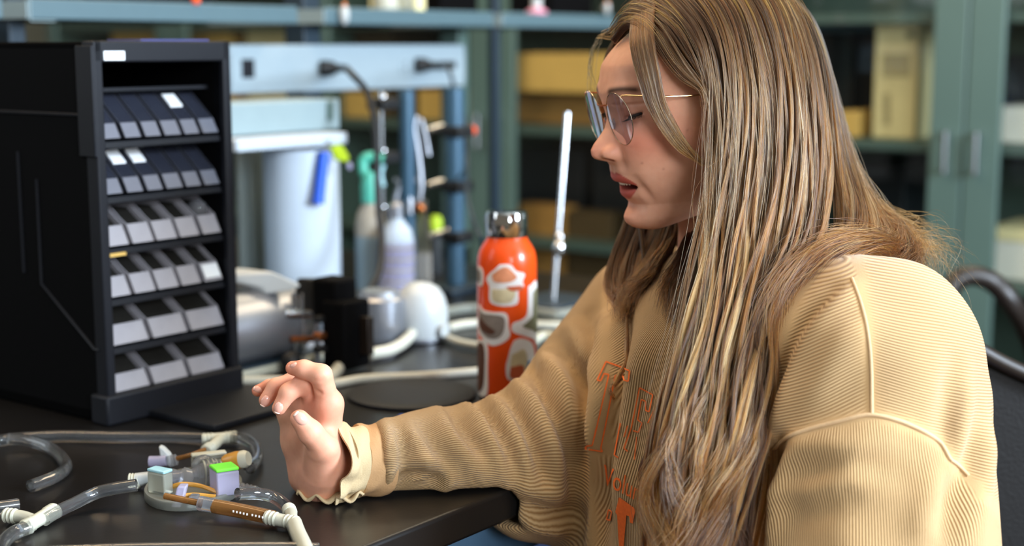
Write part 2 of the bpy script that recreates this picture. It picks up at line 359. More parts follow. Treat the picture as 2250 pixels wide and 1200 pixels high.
def plug(px, py, w, label):
    c = SP(px, py, .046); r = empty('power_plug', c, label, 'plug', 'black plugs in the white power raceway')
    MB().lathe([(.004, 0), (.0135, .001), (.0145, .012), (.012, .026), (.007, .032), (.0055, .052)], c+G*(-.001), (E*w-G*.55)).build('plug_body', M['black_rubber'], r)
    return r, c + (E*w-G*.55).normalized()*.05
pr1, p1 = plug(702, 150, 1, 'black plug at the left of the raceway with its cord hanging to the pump')
pr2, p2 = plug(912, 143, 1, 'black plug at the right of the raceway with a thin cord behind the bottle')
q_ = SP(960, 143, .04); pp_ = empty('power_adapter', q_, 'small flat black adapter beside the right plug on the raceway', 'adapter'); MB().cbox(q_, .10, .02, .014, E, G).build('adapter_body', M['black_rubber'], pp_, bevel=.003)
MB().tube([p1, P(770, 160, 2.35), P(805, 200, 2.33), P(822, 260, 2.31), P(828, 340, 2.3), P(830, 440, 2.29), P(838, 520, 2.27), P(835, 590, 2.22), P(810, 640, 2.15), P(775, 668, 2.05)], .0055).build('power_cord', M['black_rubber'], pr1)
MB().tube([p2, P(985, 150, 2.62), P(1000, 200, 2.6), P(1020, 260, 2.55), P(1026, 350, 2.5), P(1027, 430, 2.4), P(1042, 490, 2.3), P(1058, 530, 2.2), T(1080, 640), T(1100, 690)], .0035).build('power_cord', M['dark_steel'], pr2)
# ------------------------------------------------------------------ bits on top of the shelf (only their feet show)
def on_shelf(px, w, h, m, label, name, cat, shape='box', dg=.03):
    c = SP(px, 20, dg); e0 = c.dot(E); z = 1.2165; root = empty(name, EG(e0, SG+dg, z), label, cat)
    if shape == 'box': MB().box(EG(e0-w/2, SG+dg, z), w, .12, h, E, G).build('body', M[m], root, bevel=.004)
    else:
        MB().lathe([(w*.45, 0), (w*.5, .006), (w*.5, h*.75), (w*.3, h*.85), (w*.2, h)], EG(e0, SG+dg+w/2, z)).build('body', M[m], root)
        MB().lathe([(w*.24, 0), (w*.24, .02), (w*.2, .024)], EG(e0, SG+dg+w/2, z+h-.004)).build('cap', M['white_plastic'], root)
    return root
on_shelf(870, .05, .13, 'warm_white', 'white jar standing on the shelf, left of the clear one', 'reagent_jar', 'jar', 'l', .012)
on_shelf(905, .045, .12, 'frosted', 'frosted jar standing second on the shelf', 'reagent_jar', 'jar', 'l', .012)
on_shelf(925, .03, .10, 'cream_box', 'small cream vial box on the shelf', 'vial_box', 'box', 'box', .012)
on_shelf(1010, .12, .16, 'black_plastic', 'black instrument case on the shelf above the raceway', 'instrument_case', 'case', 'box', .05)
on_shelf(1260, .16, .14, 'black_plastic', 'black instrument case on the shelf above the orange bottle', 'instrument_case', 'case', 'box', .06)
M['pink'] = mat('pink', '#d98fa8', .6)
on_shelf(1198, .045, .035, 'pink', 'small pink pot at the front of the shelf', 'pot', 'pot', 'l', .004)
cb = SP(300, 5, -.01); r = empty('folded_bag', cb, 'dark bag with an orange tip hanging over the shelf lip', 'bag')
MB().ell(SP(330, -32, .06), .14, .05, .052, E, G).build('bag_body', M['charcoal_plastic'], r); MB().ell(SP(430, 0, .0), .008, .006, .008).build('bag_tip', M['orange_cap'], r)
for px, py, s_ in ((757, 32, 1.0), (1334, 18, .8)):
    c = SP(px, py, -.012); r = sh3 if px < 1000 else sh4
    MB().ell(c, .0085*s_, .007, .018*s_, nu=16, nv=10).build('knob', M['white_plastic'], r); MB().cyl(c, c+G*.014, .004).build('knob_stem', M['steel'], r)
    MB().ell(c+ZV*.017*s_, .005, .005, .005, nu=10, nv=8).build('knob_tip', M['copper'], r)
# ------------------------------------------------------------------ parts organiser with tilted bins
Q0 = T(242, 936); A_ = 0
# width so that the far corner falls at px 527
u_ = (527-1125)/FPX; k_ = (u_*(1))  # depth changes along E
fwd = lambda p: (p-C0).dot(FW)
lo, hi = .1, .5
for _ in range(40):
    mid = (lo+hi)/2; q = Q0+E*mid; px = 1125+FPX*(q.x/fwd(q))
    if px < 527: lo = mid
    else: hi = mid
CW = lo; CHH = .424; CDP = .30
org = empty('parts_organiser', Q0+E*CW/2+G*CDP/2, 'black plastic parts organiser tower with six rows of grey tilting bins', 'organiser')
def OB(e, g, z): return Q0 + E*e + G*g + ZV*z       # g measured inward
b = MB(); t = .011
b.box(OB(0, .004, .0), t, CDP, CHH, E, G); b.box(OB(CW-t, .004, 0), t, CDP, CHH, E, G); b.box(OB(0, .004, CHH-.010), CW, CDP, .010, E, G); b.box(OB(0, CDP-.008, 0), CW, .012, CHH, E, G); b.box(OB(0, .004, 0), CW, CDP, .016, E, G)
b.build('shell', M['black_plastic'], org, bevel=.003)
b = MB(); b.box(OB(-.001, 0, 0), .012, .02, CHH+.001, E, G); b.box(OB(CW-.011, 0, 0), .012, .02, CHH+.001, E, G); b.box(OB(0, 0, CHH-.022), CW, .012, .023, E, G)
b.build('front_frame', M['charcoal_plastic'], org, bevel=.002)
MB().box(OB(-.006, -.004, 0), CW+.010, .03, .034, E, G).build('foot_rail', M['charcoal_plastic'], org, bevel=.003)
MB().box(OB(-.004, .0, .30), .005, .028, .12, E, G).build('corner_plate', M['charcoal_plastic'], org, bevel=.001)
# raised lines on the side panel
def sidepoly(pts, name='side_rib', w=.0035):
    m_ = MB(); pts = [Q0 - E*.001 + G*a + ZV*z for a, z in pts]
    m_.tube(pts, w, 6, 1); return m_.build(name, M['charcoal_plastic'], org)
sidepoly([(.112, .27), (.112, .15), (.02, .085), (.012, .085)], w=.0018); sidepoly([(.145, .30), (.145, .16)], w=.0018); sidepoly([(.02, .345), (.28, .345)], w=.0018)
MB().box(OB(.012, -.0016, CHH-.020), .028, .0016, .010, E, G).build('label', M['label_white'], org, bevel=.0004)
M['blue_film'] = mat('blue_film', '#3c4278', .3, var=.1)
MB().box(OB(.08, .02, CHH+.0005), .10, .06, .0025, E, G).build('top_sticker', M['blue_film'], org, bevel=.0005)  # blue highlight on the organiser's top, painted as a thin slab
rowz = {6: .031, 5: .088, 4: .143, 3: .200, 2: .258, 1: .319}
ords = ['first', 'second', 'third', 'fourth', 'fifth', 'sixth']
rown = {1: 'top row of the organiser', 2: 'second row from top', 3: 'third row from top', 4: 'fourth row from top', 5: 'fifth row from top', 6: 'bottom row of the organiser'}
M['bin_contents'] = mat('bin_contents', '#16140f', .7, var=.5, scale=300, bump=.8, bscale=350)  # near-black fill that stands in for the shade inside the bins
def bin_parts(w, kind):
    """local axes: x width, y inward, z up"""
    th = .0013; X, Y, Z = RT, Vector((0, 1, 0)), ZV
    if kind == 'l': poly = [(0, 0), (.011, .021), (.020, .026), (.042, .041), (.10, .043), (.10, 0)]
    else: poly = [(0, 0), (.009, .016), (.046, .047), (.10, .049), (.10, 0)]
    side = MB()
    for x in (0, w-th): side.prism([X*x+Y*a+Z*z for a, z in poly], X*th)
    fr = MB(); a1, z1 = poly[1]; fr.prism([Y*0+Z*0, Y*a1+Z*z1, Y*(a1+th)+Z*z1, Y*th*1.2], X*w)
    fl = MB(); fl.box(Vector((th, .002, 0)), w-2*th, .096, th); fl.box(Vector((th, .098, 0)), w-2*th, th, .04)
    co = MB(); top = [(a+.003, max(.003, z-.0055)) for a, z in poly[1:4]]; co.prism([X*(th*1.2)+Y*.005+Z*.002]+[X*(th*1.2)+Y*a+Z*z for a, z in top]+[X*(th*1.2)+Y*.097+Z*(top[-1][1]), X*(th*1.2)+Y*.097+Z*.002], X*(w-2.4*th))  # wedge below the rim, added to darken the bin interior
    return side, fr, fl, co
for row in range(1, 7):
    z = rowz[row]; n = {1: 6, 2: 6, 3: 5, 4: 5, 5: 3, 6: 3}[row]; kind = 'l' if row > 2 else 's'
    sh = MB(); sh.prism([OB(.011, a, z+c) for a, c in ((.010, -.0035), (.008, -.011), (.016, -.0125), (.27, -.012), (.27, -.0035))], E*(CW-.022)); sh.build('shelf', M['charcoal_plastic'], org, bevel=.001)
    if row > 1 or True:
        MB().box(OB(.011, .028, z+.0445 if row > 2 else z+.0505), CW-.022, .012, .004, E, G).build('bin_rail', M['charcoal_plastic'], org)
    span = CW-.024; off = .012; pitch = span/n; bw = pitch-.0045
    parts = None
    for i in range(n):
        extra = ''
        if row == 1 and i == 4: extra = ', white label on lid'
        if row == 2 and i in (1, 2): extra = ', white label on lid'
        if row == 4 and i == 4: extra = ', white label on front'
        if row == 3 and i == 4: extra = ', shiny bluish bag inside'
        if row == 6 and i == 0: extra = ', white bits inside'
        o_ = OB(off+i*pitch+.0015, .007, z)
        root = empty('storage_bin', o_, f'grey bin, {ords[i]} from left in {rown[row]}{extra}', 'bin', f'grey bins in the {rown[row]}')
        if parts is None:
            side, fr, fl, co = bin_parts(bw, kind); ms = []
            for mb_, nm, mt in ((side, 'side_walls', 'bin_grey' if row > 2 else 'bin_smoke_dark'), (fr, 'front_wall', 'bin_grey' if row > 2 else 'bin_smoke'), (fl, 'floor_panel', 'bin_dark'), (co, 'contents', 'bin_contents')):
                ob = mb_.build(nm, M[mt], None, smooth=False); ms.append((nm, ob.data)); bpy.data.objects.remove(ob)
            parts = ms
        root.matrix_basis = Matrix.Translation(o_) @ Matrix(((E.x, G.x, 0), (E.y, G.y, 0), (0, 0, 1))).to_4x4()
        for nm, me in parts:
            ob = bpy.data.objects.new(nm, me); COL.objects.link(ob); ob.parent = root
        W_ = lambda x, y, zz: o_ + E*x + G*y + ZV*zz
        if row <= 2:
            MB().prism([W_(.002, .010, .0155), W_(bw-.002, .010, .0155), W_(bw-.002, .046, .0462), W_(.002, .046, .0462)], ZV*.0009).build('lid', M['lid_dark'], root, smooth=False)
            if 'label' in extra:
                MB().prism([W_(.003, .026, .0300), W_(bw-.003, .026, .0300), W_(bw-.003, .041, .0431), W_(.003, .041, .0431)], ZV*.002).build('label', M['label_white'], root, smooth=False)
        if row == 4 and i == 4:
            MB().prism([W_(.003, .001, .004), W_(bw-.003, .001, .004), W_(bw-.003, .009, .019), W_(.003, .009, .019)], G*(-.0012)).build('label', M['label_white'], root, smooth=False)
        if row == 3 and i == 4:
            MB().ell(W_(bw/2, .026, .027), bw*.42, .014, .012, E, G, ZV, 16, 8).build('bag', M['clear_tint'], root)
        if row == 6 and i == 0:
            for q in range(5):
                MB().ell(W_(.02+.006*q, .03+.004*(q % 2), .012+.003*(q % 3)), .005, .004, .005, E, G, ZV, 8, 6).build('fitting', M['white_plastic'], root)
MB().box(OB(.013, .004, rowz[3]-.0115), .022, .004, .0035, E, G).build('yellow_tag', M['yellow_box'], org)
# ================================================================== THINGS STANDING ON THE BENCH
def base(px, py): return T(px, py)
def up(px, py, b): return P(px, py, fwd(b))         # point straight above/beside base at the base's depth
def pxr(n, b): return n*fwd(b)/FPX                    # n pixels at depth of b, in metres
# paper towel roll on holder with white board above
b0 = base(668, 668); R0 = pxr(82, b0); ztop = up(668, 322, b0).z
pr = empty('paper_towel_roll', b0, 'tall white paper towel roll standing upright behind the pump', 'paper roll')
MB().lathe([(R0*.99, 0), (R0, .003), (R0*1.0, ztop-TZ-.003), (R0*.98, ztop-TZ), (.02, ztop-TZ)], b0, seg=48).build('paper', M['paper'], pr)
MB().cyl(b0, b0+ZV*(ztop-TZ+.006), .019).build('core', M['cardboard'], pr)
sb = b0+G*.04
ds = empty('towel_dispenser', sb+E*(-.08), 'white wall box with a board over the paper towel roll', 'dispenser')
ea = onpl(505, 300, b0-G*.05, G).dot(E); eb = onpl(748, 300, b0-G*.05, G).dot(E); gg = b0.dot(G)
z0, z1 = up(640, 314, b0).z, up(640, 290, b0).z
MB().box(EG(ea, gg-R0-.004, z0+.002), eb-ea, 2*R0+.02, z1-z0, E, G).build('board', M['paper'], ds, bevel=.002)
z2, z3 = up(640, 287, b0).z, up(640, 222, b0).z; eb2 = onpl(728, 300, b0, G).dot(E)
MB().box(EG(ea, gg-.02, z1+.004), eb2-ea, .10, z3-z1, E, G).build('box', M['pale_teal'], ds, bevel=.003)
MB().box(EG(ea, gg+.06, TZ), .10, .02, z1-TZ, E, G).build('back_panel', M['raceway_white'], ds)
c = EG(eb2-.025, gg-.0215, (z1+z3)/2+.01); MB().cbox(c, .012, .004, .03, E, G).build('latch', M['green_paint'], ds, bevel=.001)
for i, px in enumerate((538, 556, 573)):
    c = base(px, 652-3*i); MB_ = MB().cyl(c, Vector((c.x, c.y, up(px, 318, c).z)), pxr(11, c)).build('tall_tube', M['pale_teal'])
    tag(MB_, ['pale teal plastic tube next to the organiser', 'pale teal plastic tube between two others', 'pale teal plastic tube touching the paper roll'][i], 'tube', 'pale teal tubes beside the paper roll')
# blue marker and lime tag hanging in front
d_ = fwd(b0)-R0-.028; mb_ = b0
mk = empty('hanging_marker', P(703, 330, d_), 'bright blue marker hanging in front of the paper roll', 'marker')
MB().tube([P(712, 335, d_), P(706, 385, d_), P(700, 440, d_)], .0098, 14).build('marker_body', M['blue_plastic'], mk)
MB().tube([P(700, 436, d_), P(699, 448, d_)], .0105, 14).build('marker_cap', M['blue_plastic'], mk)
MB().tube([P(712, 335, d_), P(718, 320, d_), P(724, 306, d_)], .002, 8).build('clip', M['steel'], mk)
lt = empty('lime_tag', P(745, 330, d_), 'lime green tag clipped beside the blue marker', 'tag')
MB().prism([P(728, 322, d_), P(752, 318, d_), P(768, 345, d_), P(764, 356, d_), P(740, 352, d_)], G*.006).build('tag', M['lime'], lt, bevel=.001)
MB().ell(P(768, 365, d_), .004, .004, .006, nu=10, nv=8).build('bead', M['lilac'], lt)
# bottles
M['cream_bottle'] = mat('cream_bottle', '#a79d8c', .4)
def bottle(name, px, pyb, w, pytop, m, label, caps, lab=None, neck=.35):
    b_ = base(px, pyb); r_ = pxr(w/2, b_); H_ = up(px, pytop, b_).z-TZ; root = empty(name, b_, label, 'bottle')
    MB().lathe([(r_*.9, 0), (r_, .006), (r_, H_*.72), (r_*.85, H_*.84), (r_*neck, H_*.95), (r_*neck, H_)], b_, seg=28).build('bottle_body', m, root)
    if lab: MB().ring(b_+ZV*H_*.12, b_+ZV*H_*.62, r_+.0006, r_+.0001, 28).build('label', lab, root)
    return root, b_, r_, H_
r, b_, r_, H_ = bottle('spray_bottle', 817, 660, 66, 425, M['cream_bottle'], 'white spray bottle with a teal trigger head behind the black cord', None, M['pale_teal'])
MB().lathe([(r_*.6, 0), (r_*.62, .03), (r_*.35, .05)], b_+ZV*(H_-.012)).build('collar', M['teal'], r)
MB().tube([up(842, 352, b_), up(820, 345, b_), up(800, 350, b_), up(798, 372, b_), up(808, 400, b_), up(812, 430, b_)], .009, 10).build('spray_head', M['teal'], r)
MB().tube([up(842, 362, b_), up(836, 385, b_), up(842, 410, b_)], .004, 8).build('trigger', M['light_blue'], r)
r, b_, r_, H_ = bottle('wash_bottle', 873, 668, 76, 470, M['paper'], 'white bottle with a pale lilac label under the hanging clamp', None, None, .4)
MB().ring(b_+ZV*.02, b_+ZV*H_*.7, r_+.0007, r_+.0001, 28).build('label', M['lilac'], r)
for k in range(4): MB().ring(b_+ZV*(.04+.018*k), b_+ZV*(.042+.018*k), r_+.0011, r_+.0006, 28).build('label_line', M['faded_print'], r)
MB().lathe([(r_*.42, 0), (r_*.42, .02), (r_*.2, .026)], b_+ZV*(H_-.004)).build('cap', M['grey_metal'], r)
r, b_, r_, H_ = bottle('small_bottle', 930, 628, 34, 455, M['frosted'], 'slim frosted bottle with a pale cap beside the clamp stand', None)
MB().lathe([(r_*.5, 0), (r_*.5, .018)], b_+ZV*(H_-.004)).build('cap', M['white_plastic'], r); MB().ring(b_+ZV*.004, b_+ZV*.06, r_+.0006, r_, 24).build('label', M['label_white'], r)
lg = base(958, 600); r = empty('lime_stopper', lg, 'lime green stopper bottle behind the clamp stand', 'bottle')
MB().lathe([(.012, 0), (.012, .07), (.006, .08)], lg).build('bottle_body', M['dark_stuff'], r); MB().lathe([(.011, 0), (.013, .02), (.008, .03)], lg+ZV*.078).build('stopper', M['lime'], r)
# lab stands
def stand(px, pyb, pyt, w, label, m='rod_blue'):
    b_ = base(px, pyb); root = empty('lab_stand', b_, label, 'stand', 'clamp stands on the bench')
    MB().cbox(b_+ZV*.006, .10, .07, .012, E, G).build('foot', M['dark_steel'], root, bevel=.003)
    MB().cyl(b_+ZV*.01, Vector((b_.x, b_.y, up(px, pyt, b_).z)), pxr(w/2, b_), seg=24).build('rod', M[m], root); return root, b_
def clamp(root, b_, px, py, side=-1, reach=45, orange=False):
    c = up(px, py, b_); c = Vector((b_.x, b_.y, c.z)); k = MB().cbox(c-G*.006, .042, .040, .019, E, G).build('clamp_block', M['black_rubber'], root, bevel=.003)
    s = up(px+side*reach*.55, py-4, b_)-FW*.015; t_ = up(px+side*reach, py+4, b_)-FW*.015
    MB().tube([up(px+side*8, py, b_)-FW*.012, s, t_], .006, 10).build('clamp_arm', M['steel'], k)
    MB().ell(up(px+side*20, py-8, b_)-FW*.022, .0075, .0075, .0075, nu=12, nv=8).build('clamp_screw', M['chrome'], k)
    if orange: MB().ell(up(px+30, py+2, b_)-FW*.004, .010, .007, .009, nu=12, nv=8).build('orange_tip', M['orange_cap'], k)
r, b_ = stand(1001, 640, 192, 42, 'thick blue-grey clamp stand with three black clamps left of the orange bottle')
for py in (285, 405, 517): clamp(r, b_, 1006, py, -1, 62, py == 285)
r2, b2 = stand(898, 640, 196, 34, 'blue-grey clamp stand carrying a hanging grey clamp')
cl = empty('hanging_clamp', up(905, 240, b2)-FW*.03, 'grey metal lattice clamp hanging on the middle stand', 'clamp')
D2 = fwd(b2)-.03
for nm, pts, rr in (('jaw', [(915, 255), (900, 330), (880, 400), (868, 440)], .005), ('jaw', [(905, 255), (918, 330), (925, 400), (922, 440)], .005), ('arm', [(925, 262), (935, 300), (942, 342)], .0045), ('arm', [(896, 200), (900, 260), (896, 330), (900, 470)], .008), ('crossbar', [(866, 395), (890, 405), (925, 392)], .004), ('crossbar', [(868, 440), (895, 450), (922, 440)], .004)):
    MB().tube([P(x, y, D2) for x, y in pts], rr, 10).build(nm, M['grey_metal'], cl)
MB().ell(P(898, 232, D2-.01), .009, .007, .009, nu=12, nv=8).build('clamp_screw', M['chrome'], cl); MB().ell(P(924, 458, D2-.01), .009, .007, .009, nu=12, nv=8).build('clamp_screw', M['copper'], cl)
r3, b3 = stand(842, 645, 200, 12, 'thin steel clamp stand behind the black cord', 'steel')
for py in (225, 342, 465): clamp(r3, b3, 824, py, 1, 34)
# tall ring stand near the cabinet
b4 = base(1216, 672); r4 = empty('ring_stand', b4, 'thin tall steel stand rod right of the orange bottle', 'stand')
MB().cyl(b4+ZV*.01, up(1247, 248, b4), pxr(6, b4)).build('rod', M['steel'], r4)
MB().cbox(b4+ZV*.006, .12, .10, .012, E, G).build('foot', M['dark_steel'], r4, bevel=.003)
MB().ell(up(1228, 545, b4)-FW*.012, .012, .012, .014, nu=14, nv=10).build('boss_head', M['chrome'], r4); MB().ell(up(1229, 522, b4)-FW*.012, .008, .008, .008, nu=12, nv=8).build('boss_screw', M['chrome'], r4)
# grey tray under the pump
tray0 = T(500, 842); ta, tg = tray0.dot(E), tray0.dot(G)
tb_ = T(1065, 812).dot(E)
tr = empty('steel_tray', EG((ta+tb_)/2, tg+.1, TZ), 'shallow grey steel tray under the pump and the white dome', 'tray')
MB().box(EG(ta, tg, TZ+.001), tb_-ta, .22, .003, E, G).build('tray_floor', M['grey_metal'], tr)
for o_, sx, sy in ((EG(ta, tg-.004, TZ), tb_-ta, .006), (EG(ta, tg+.218, TZ), tb_-ta, .006)):
    MB().box(o_, sx, sy, .011, E, G).build('tray_rim', M['warm_white'], tr, bevel=.002)
TT = TZ+.004
def TTp(px, py): return T(px, py, TT)
# pump: motor, bracket, black head
pb = TTp(600, 800); pm = empty('peristaltic_pump', pb, 'silver motor pump with a black pump head and white lid', 'pump')
mc = TTp(585, 795)+ZV*.052
MB().lathe([(.030, -.14), (.044, -.135), (.046, -.12), (.046, .045), (.040, .052), (.02, .054)], mc, E, seg=32).build('motor', M['grey_metal'], pm)
hd = TTp(762, 806); hz = up(735, 612, hd).z
MB().box(mc+E*(-.10)-G*.04+ZV*(-.052), .17, .08, .010, E, G).build('motor_foot', M['dark_steel'], pm, bevel=.002)
dm = fwd(mc)-.03
MB().prism([P(520, 602, dm), P(600, 597, dm), P(668, 628, dm), P(640, 640, dm), P(585, 648, dm), P(575, 634, dm), P(520, 622, dm)], G*.06).build('lid', M['white_plastic'], pm, bevel=.003)
for a_, w_ in ((650, 9), (668, 7), (698, 13)):
    c = TTp(a_, 800); MB().cyl(c, Vector((c.x, c.y, up(a_, 640, c).z)), pxr(w_/2, c)).build('bracket_post', M['steel' if w_ != 13 else 'grey_metal'], pm)
MB().cyl(P(625, 690, dm), P(712, 690, dm+.03), .006).build('shaft', M['steel'], pm)
MB().cyl(P(640, 745, dm), P(712, 745, dm+.03), .004).build('shaft', M['copper'], pm)
MB().ell(P(640, 795, dm-.02), .014, .014, .014, nu=14, nv=10).build('wheel', M['black_rubber'], pm)
h_ = MB(); h_.cbox(hd+ZV*.045, .050, .040, .09, E, G); hb = h_.build('pump_head', M['black_plastic'], pm, bevel=.004)
c = up(735, 655, hd); MB().cbox(Vector((c.x, c.y, c.z)), .040, .045, .055, E, G).build('head_cap', M['black_plastic'], hb, bevel=.005)
MB().prism([up(712, 618, hd), up(760, 618, hd), up(762, 690, hd), up(700, 690, hd)], G*.05).build('lever', M['black_rubber'], hb, bevel=.002)
for i, py in enumerate((700, 735, 765)):
    c = up(708, py, hd); MB().cbox(c-FW*.02, .016, .012, .008, E, G).build('roller', M['copper' if i == 1 else 'black_rubber'], hb, bevel=.001)
MB().ell(up(768, 680, hd)-FW*.03, .005, .004, .006, nu=10, nv=8).build('brass_screw', M['copper'], hb)
MB().cbox(up(798, 735, hd)-FW*.01, .012, .03, .05, E, G).build('wooden_wedge', M['wood_brown'], hb, bevel=.001)
gc = TTp(838, 750); rg = empty('grey_canister', gc, 'grey metal canister between the pump and the white dome', 'canister')
MB().lathe([(.032, 0), (.034, .003), (.034, .062), (.030, .066)], gc, seg=28).build('body', M['grey_metal'], rg); MB().lathe([(.030, 0), (.026, .008)], gc+ZV*.066, seg=28).build('lid', M['grey_metal'], rg)
db = TTp(925, 742); rd = empty('white_dome', db, 'glossy white plastic dome with hoses at its foot', 'dome')
Rd = pxr(60, db); hh = up(925, 616, db).z - TT
MB().lathe([(Rd*.86, 0), (Rd*.93, .006), (Rd*.99, hh*.30), (Rd, hh*.42), (Rd*.97, hh*.58), (Rd*.86, hh*.75), (Rd*.66, hh*.89), (Rd*.38, hh*.97), (Rd*.1, hh)], db, seg=40).build('dome', M['white_plastic'], rd)
MB().lathe([(Rd*.9, -.001), (Rd*.9, .005)], db, seg=36).build('base_ring', M['grey_metal'], rd)
MB().cyl(db+E*0-G*Rd*.8+ZV*.018, db-G*(Rd*1.15)+ZV*.016, .010).build('hose_port', M['white_plastic'], rd)
def hose(pts, r_, label, m='pale_tube', name='hose', z=TT):
    out = []
    for p in pts:
        q = T(p[0], p[1], z+r_+(p[2] if len(p) > 2 else 0)); out.append(q)
    return tag(MB().tube(out, r_, 12, 8).build(name, M[m]), label, 'hose')
hose([(916, 712, .012), (895, 745, .002), (860, 768), (812, 778)], .0080, 'pale hose curving from the white dome to the black pump head')
hose([(757, 760, .02), (757, 785, .006), (742, 812), (716, 836), (690, 850)], .0078, 'short pale hose bending down from the pump head to the tray edge', z=TZ)
hose([(975, 738), (1010, 752), (1055, 760)], .005, 'thin pale hose leaving the right of the white dome')
hose([(985, 720), (1030, 712), (1100, 710), (1240, 716), (1300, 700)], .0065, 'pale hose running right behind the orange bottle', z=TZ)
hose([(980, 684), (1040, 676), (1140, 680), (1220, 690), (1262, 684)], .007, 'translucent hose farthest back behind the orange bottle', 'frosted', z=TZ)
hose([(1168, 752), (1195, 738), (1240, 742), (1285, 730)], .007, 'pale ribbed hose right beside the orange bottle', 'warm_white', z=TZ)
hose([(500, 838), (620, 836), (700, 848), (800, 832), (930, 826), (1052, 816)], .0055, 'long pale hose lying along the front of the tray', z=TZ)
# ------------------------------------------------------------------ orange bottle with stickers
ob = T(1114, 866); R = pxr(64.5, ob); BZ = lambda py: up(1114, py, ob).z-TZ
bo = empty('water_bottle', ob, 'orange steel water bottle with a chrome cap and white-edged stickers', 'bottle')
z_ = BZ
MB().lathe([(R*.93, 0), (R*.98, .003), (R, .008), (R, z_(572)), (R*.985, z_(558)), (R*.93, z_(543)), (R*.80, z_(528)), (R*.70, z_(519)), (R*.66, z_(511))], ob, seg=56).build('body', M['orange_paint'], bo, angle=60)
MB().lathe([(R*.67, 0), (R*.69, .001), (R*.69, z_(462)-z_(512)), (R*.64, z_(456)-z_(512)), (R*.2, z_(455)-z_(512))], ob+ZV*z_(512), seg=48).build('cap', M['chrome'], bo)
lp = up(1078, 487, ob)
MB().tube([up(1083, 466, ob), up(1074, 470, ob)-FW*.01, up(1071, 487, ob)-FW*.012, up(1074, 503, ob)-FW*.01, up(1084, 507, ob)], .0035, 10).build('carry_loop', M['steel'], bo)
azc = math.atan2(-ob.y, -ob.x)     # direction to the camera
def sticker(px, py, outline, m, name, parent, lift, scale=1):
    """outline = px offsets around the sticker's centre, wrapped on the cylinder"""
    rings = 4; vs = []; n = 48; pts = []
    poly = spline([Vector((a, b_, 0)) for a, b_ in outline+[outline[0]]], 4)
    L = len(poly)-1
    ctr = Vector((sum(p.x for p in poly[:-1])/L, sum(p.y for p in poly[:-1])/L, 0))
    def mp(q, rr):
        off = (px+q.x-1114)/64.5; ang = azc + off*1.25; h = z_(py+q.y); return Vector((ob.x+math.cos(ang)*rr, ob.y+math.sin(ang)*rr, TZ+h))
    fs = []; vs = [mp(ctr, R+lift)]
    for k in range(1, rings+1):
        for i in range(L): vs.append(mp(ctr + (poly[i]-ctr)*scale*(k/rings), R+lift))
    for i in range(L): fs.append((0, 1+i, 1+(i+1) % L))
    for k in range(rings-1):
        for i in range(L): fs.append((1+k*L+i, 1+(k+1)*L+i, 1+(k+1)*L+(i+1) % L, 1+k*L+(i+1) % L))
    o_ = len(vs)
    for i in range(L): vs.append(mp(ctr+(poly[i]-ctr)*scale, R-.0003))
    for i in range(L): fs.append((1+(rings-1)*L+i, o_+i, o_+(i+1) % L, 1+(rings-1)*L+(i+1) % L))
    return MB().add(vs, fs).build(name, m, parent)
M['st_white'] = mat('sticker_white', '#f0ece8', .45); M['st_cream'] = mat('sticker_cream', '#d9c9a0', .5, var=.3, scale=120); M['st_salmon'] = mat('sticker_salmon', '#e8946a', .5, var=.3, scale=150)
M['st_grey'] = mat('sticker_grey', '#8d8279', .5, var=.35, scale=120); M['st_brown'] = mat('sticker_brown', '#5e3c2c', .5, var=.4, scale=90); M['st_olive'] = mat('sticker_olive', '#7c7a5c', .5, var=.4, scale=100); M['st_blue'] = mat('sticker_blue', '#4d88c0', .5); M['st_red'] = mat('sticker_red', '#c8603a', .5, var=.2)
cup = [(-10, -46), (8, -46), (18, -32), (34, -24), (30, -8), (32, 4), (22, 12), (18, 42), (-26, 40), (-30, 4), (-36, -12), (-28, -26), (-20, -34)]
s = sticker(1112, 611, cup, M['st_white'], 'sticker', bo, .0006)
sticker(1109, 597, [(-24, -8), (-8, -24), (6, -28), (20, -12), (24, -2), (10, 8), (-18, 8)], M['st_salmon'], 'sticker_print', s, .0011, .9)
sticker(1108, 632, [(-20, -12), (18, -12), (13, 14), (-17, 14)], M['st_cream'], 'sticker_print', s, .0011); sticker(1125, 617, [(-12, -4), (14, -5), (15, 4), (-4, 5)], M['st_red'], 'sticker_print', s, .0015)
s = sticker(1085, 700, [(-30, -42), (-18, -32), (2, -30), (28, -28), (32, 0), (34, 22), (20, 38), (0, 44), (-22, 30), (-36, 10)], M['st_white'], 'sticker', bo, .0006)
sticker(1085, 700, [(-28, -32), (-16, -24), (22, -22), (24, 8), (14, 26), (-8, 28), (-28, 6)], M['st_grey'], 'sticker_print', s, .0011); sticker(1078, 700, [(-18, -16), (0, 0), (16, 12), (6, 20), (-16, 12), (-22, 0)], M['st_brown'], 'sticker_print', s, .0015)
s = sticker(1160, 680, [(-6, -64), (26, -64), (30, 70), (10, 56), (-14, 44), (-36, 32), (-36, 14), (-18, 6), (-8, -8)], M['st_white'], 'sticker', bo, .0006)
sticker(1166, 680, [(2, -50), (20, -50), (20, 40), (0, 34), (-24, 22), (-10, 12), (2, -2)], M['st_olive'], 'sticker_print', s, .0011)
s = sticker(1144, 778, [(-18, -46), (-4, -50), (20, -36), (30, -8), (28, 26), (8, 46), (-26, 42), (-32, 14), (-28, -10), (-24, -30)], M['st_white'], 'sticker', bo, .0006)
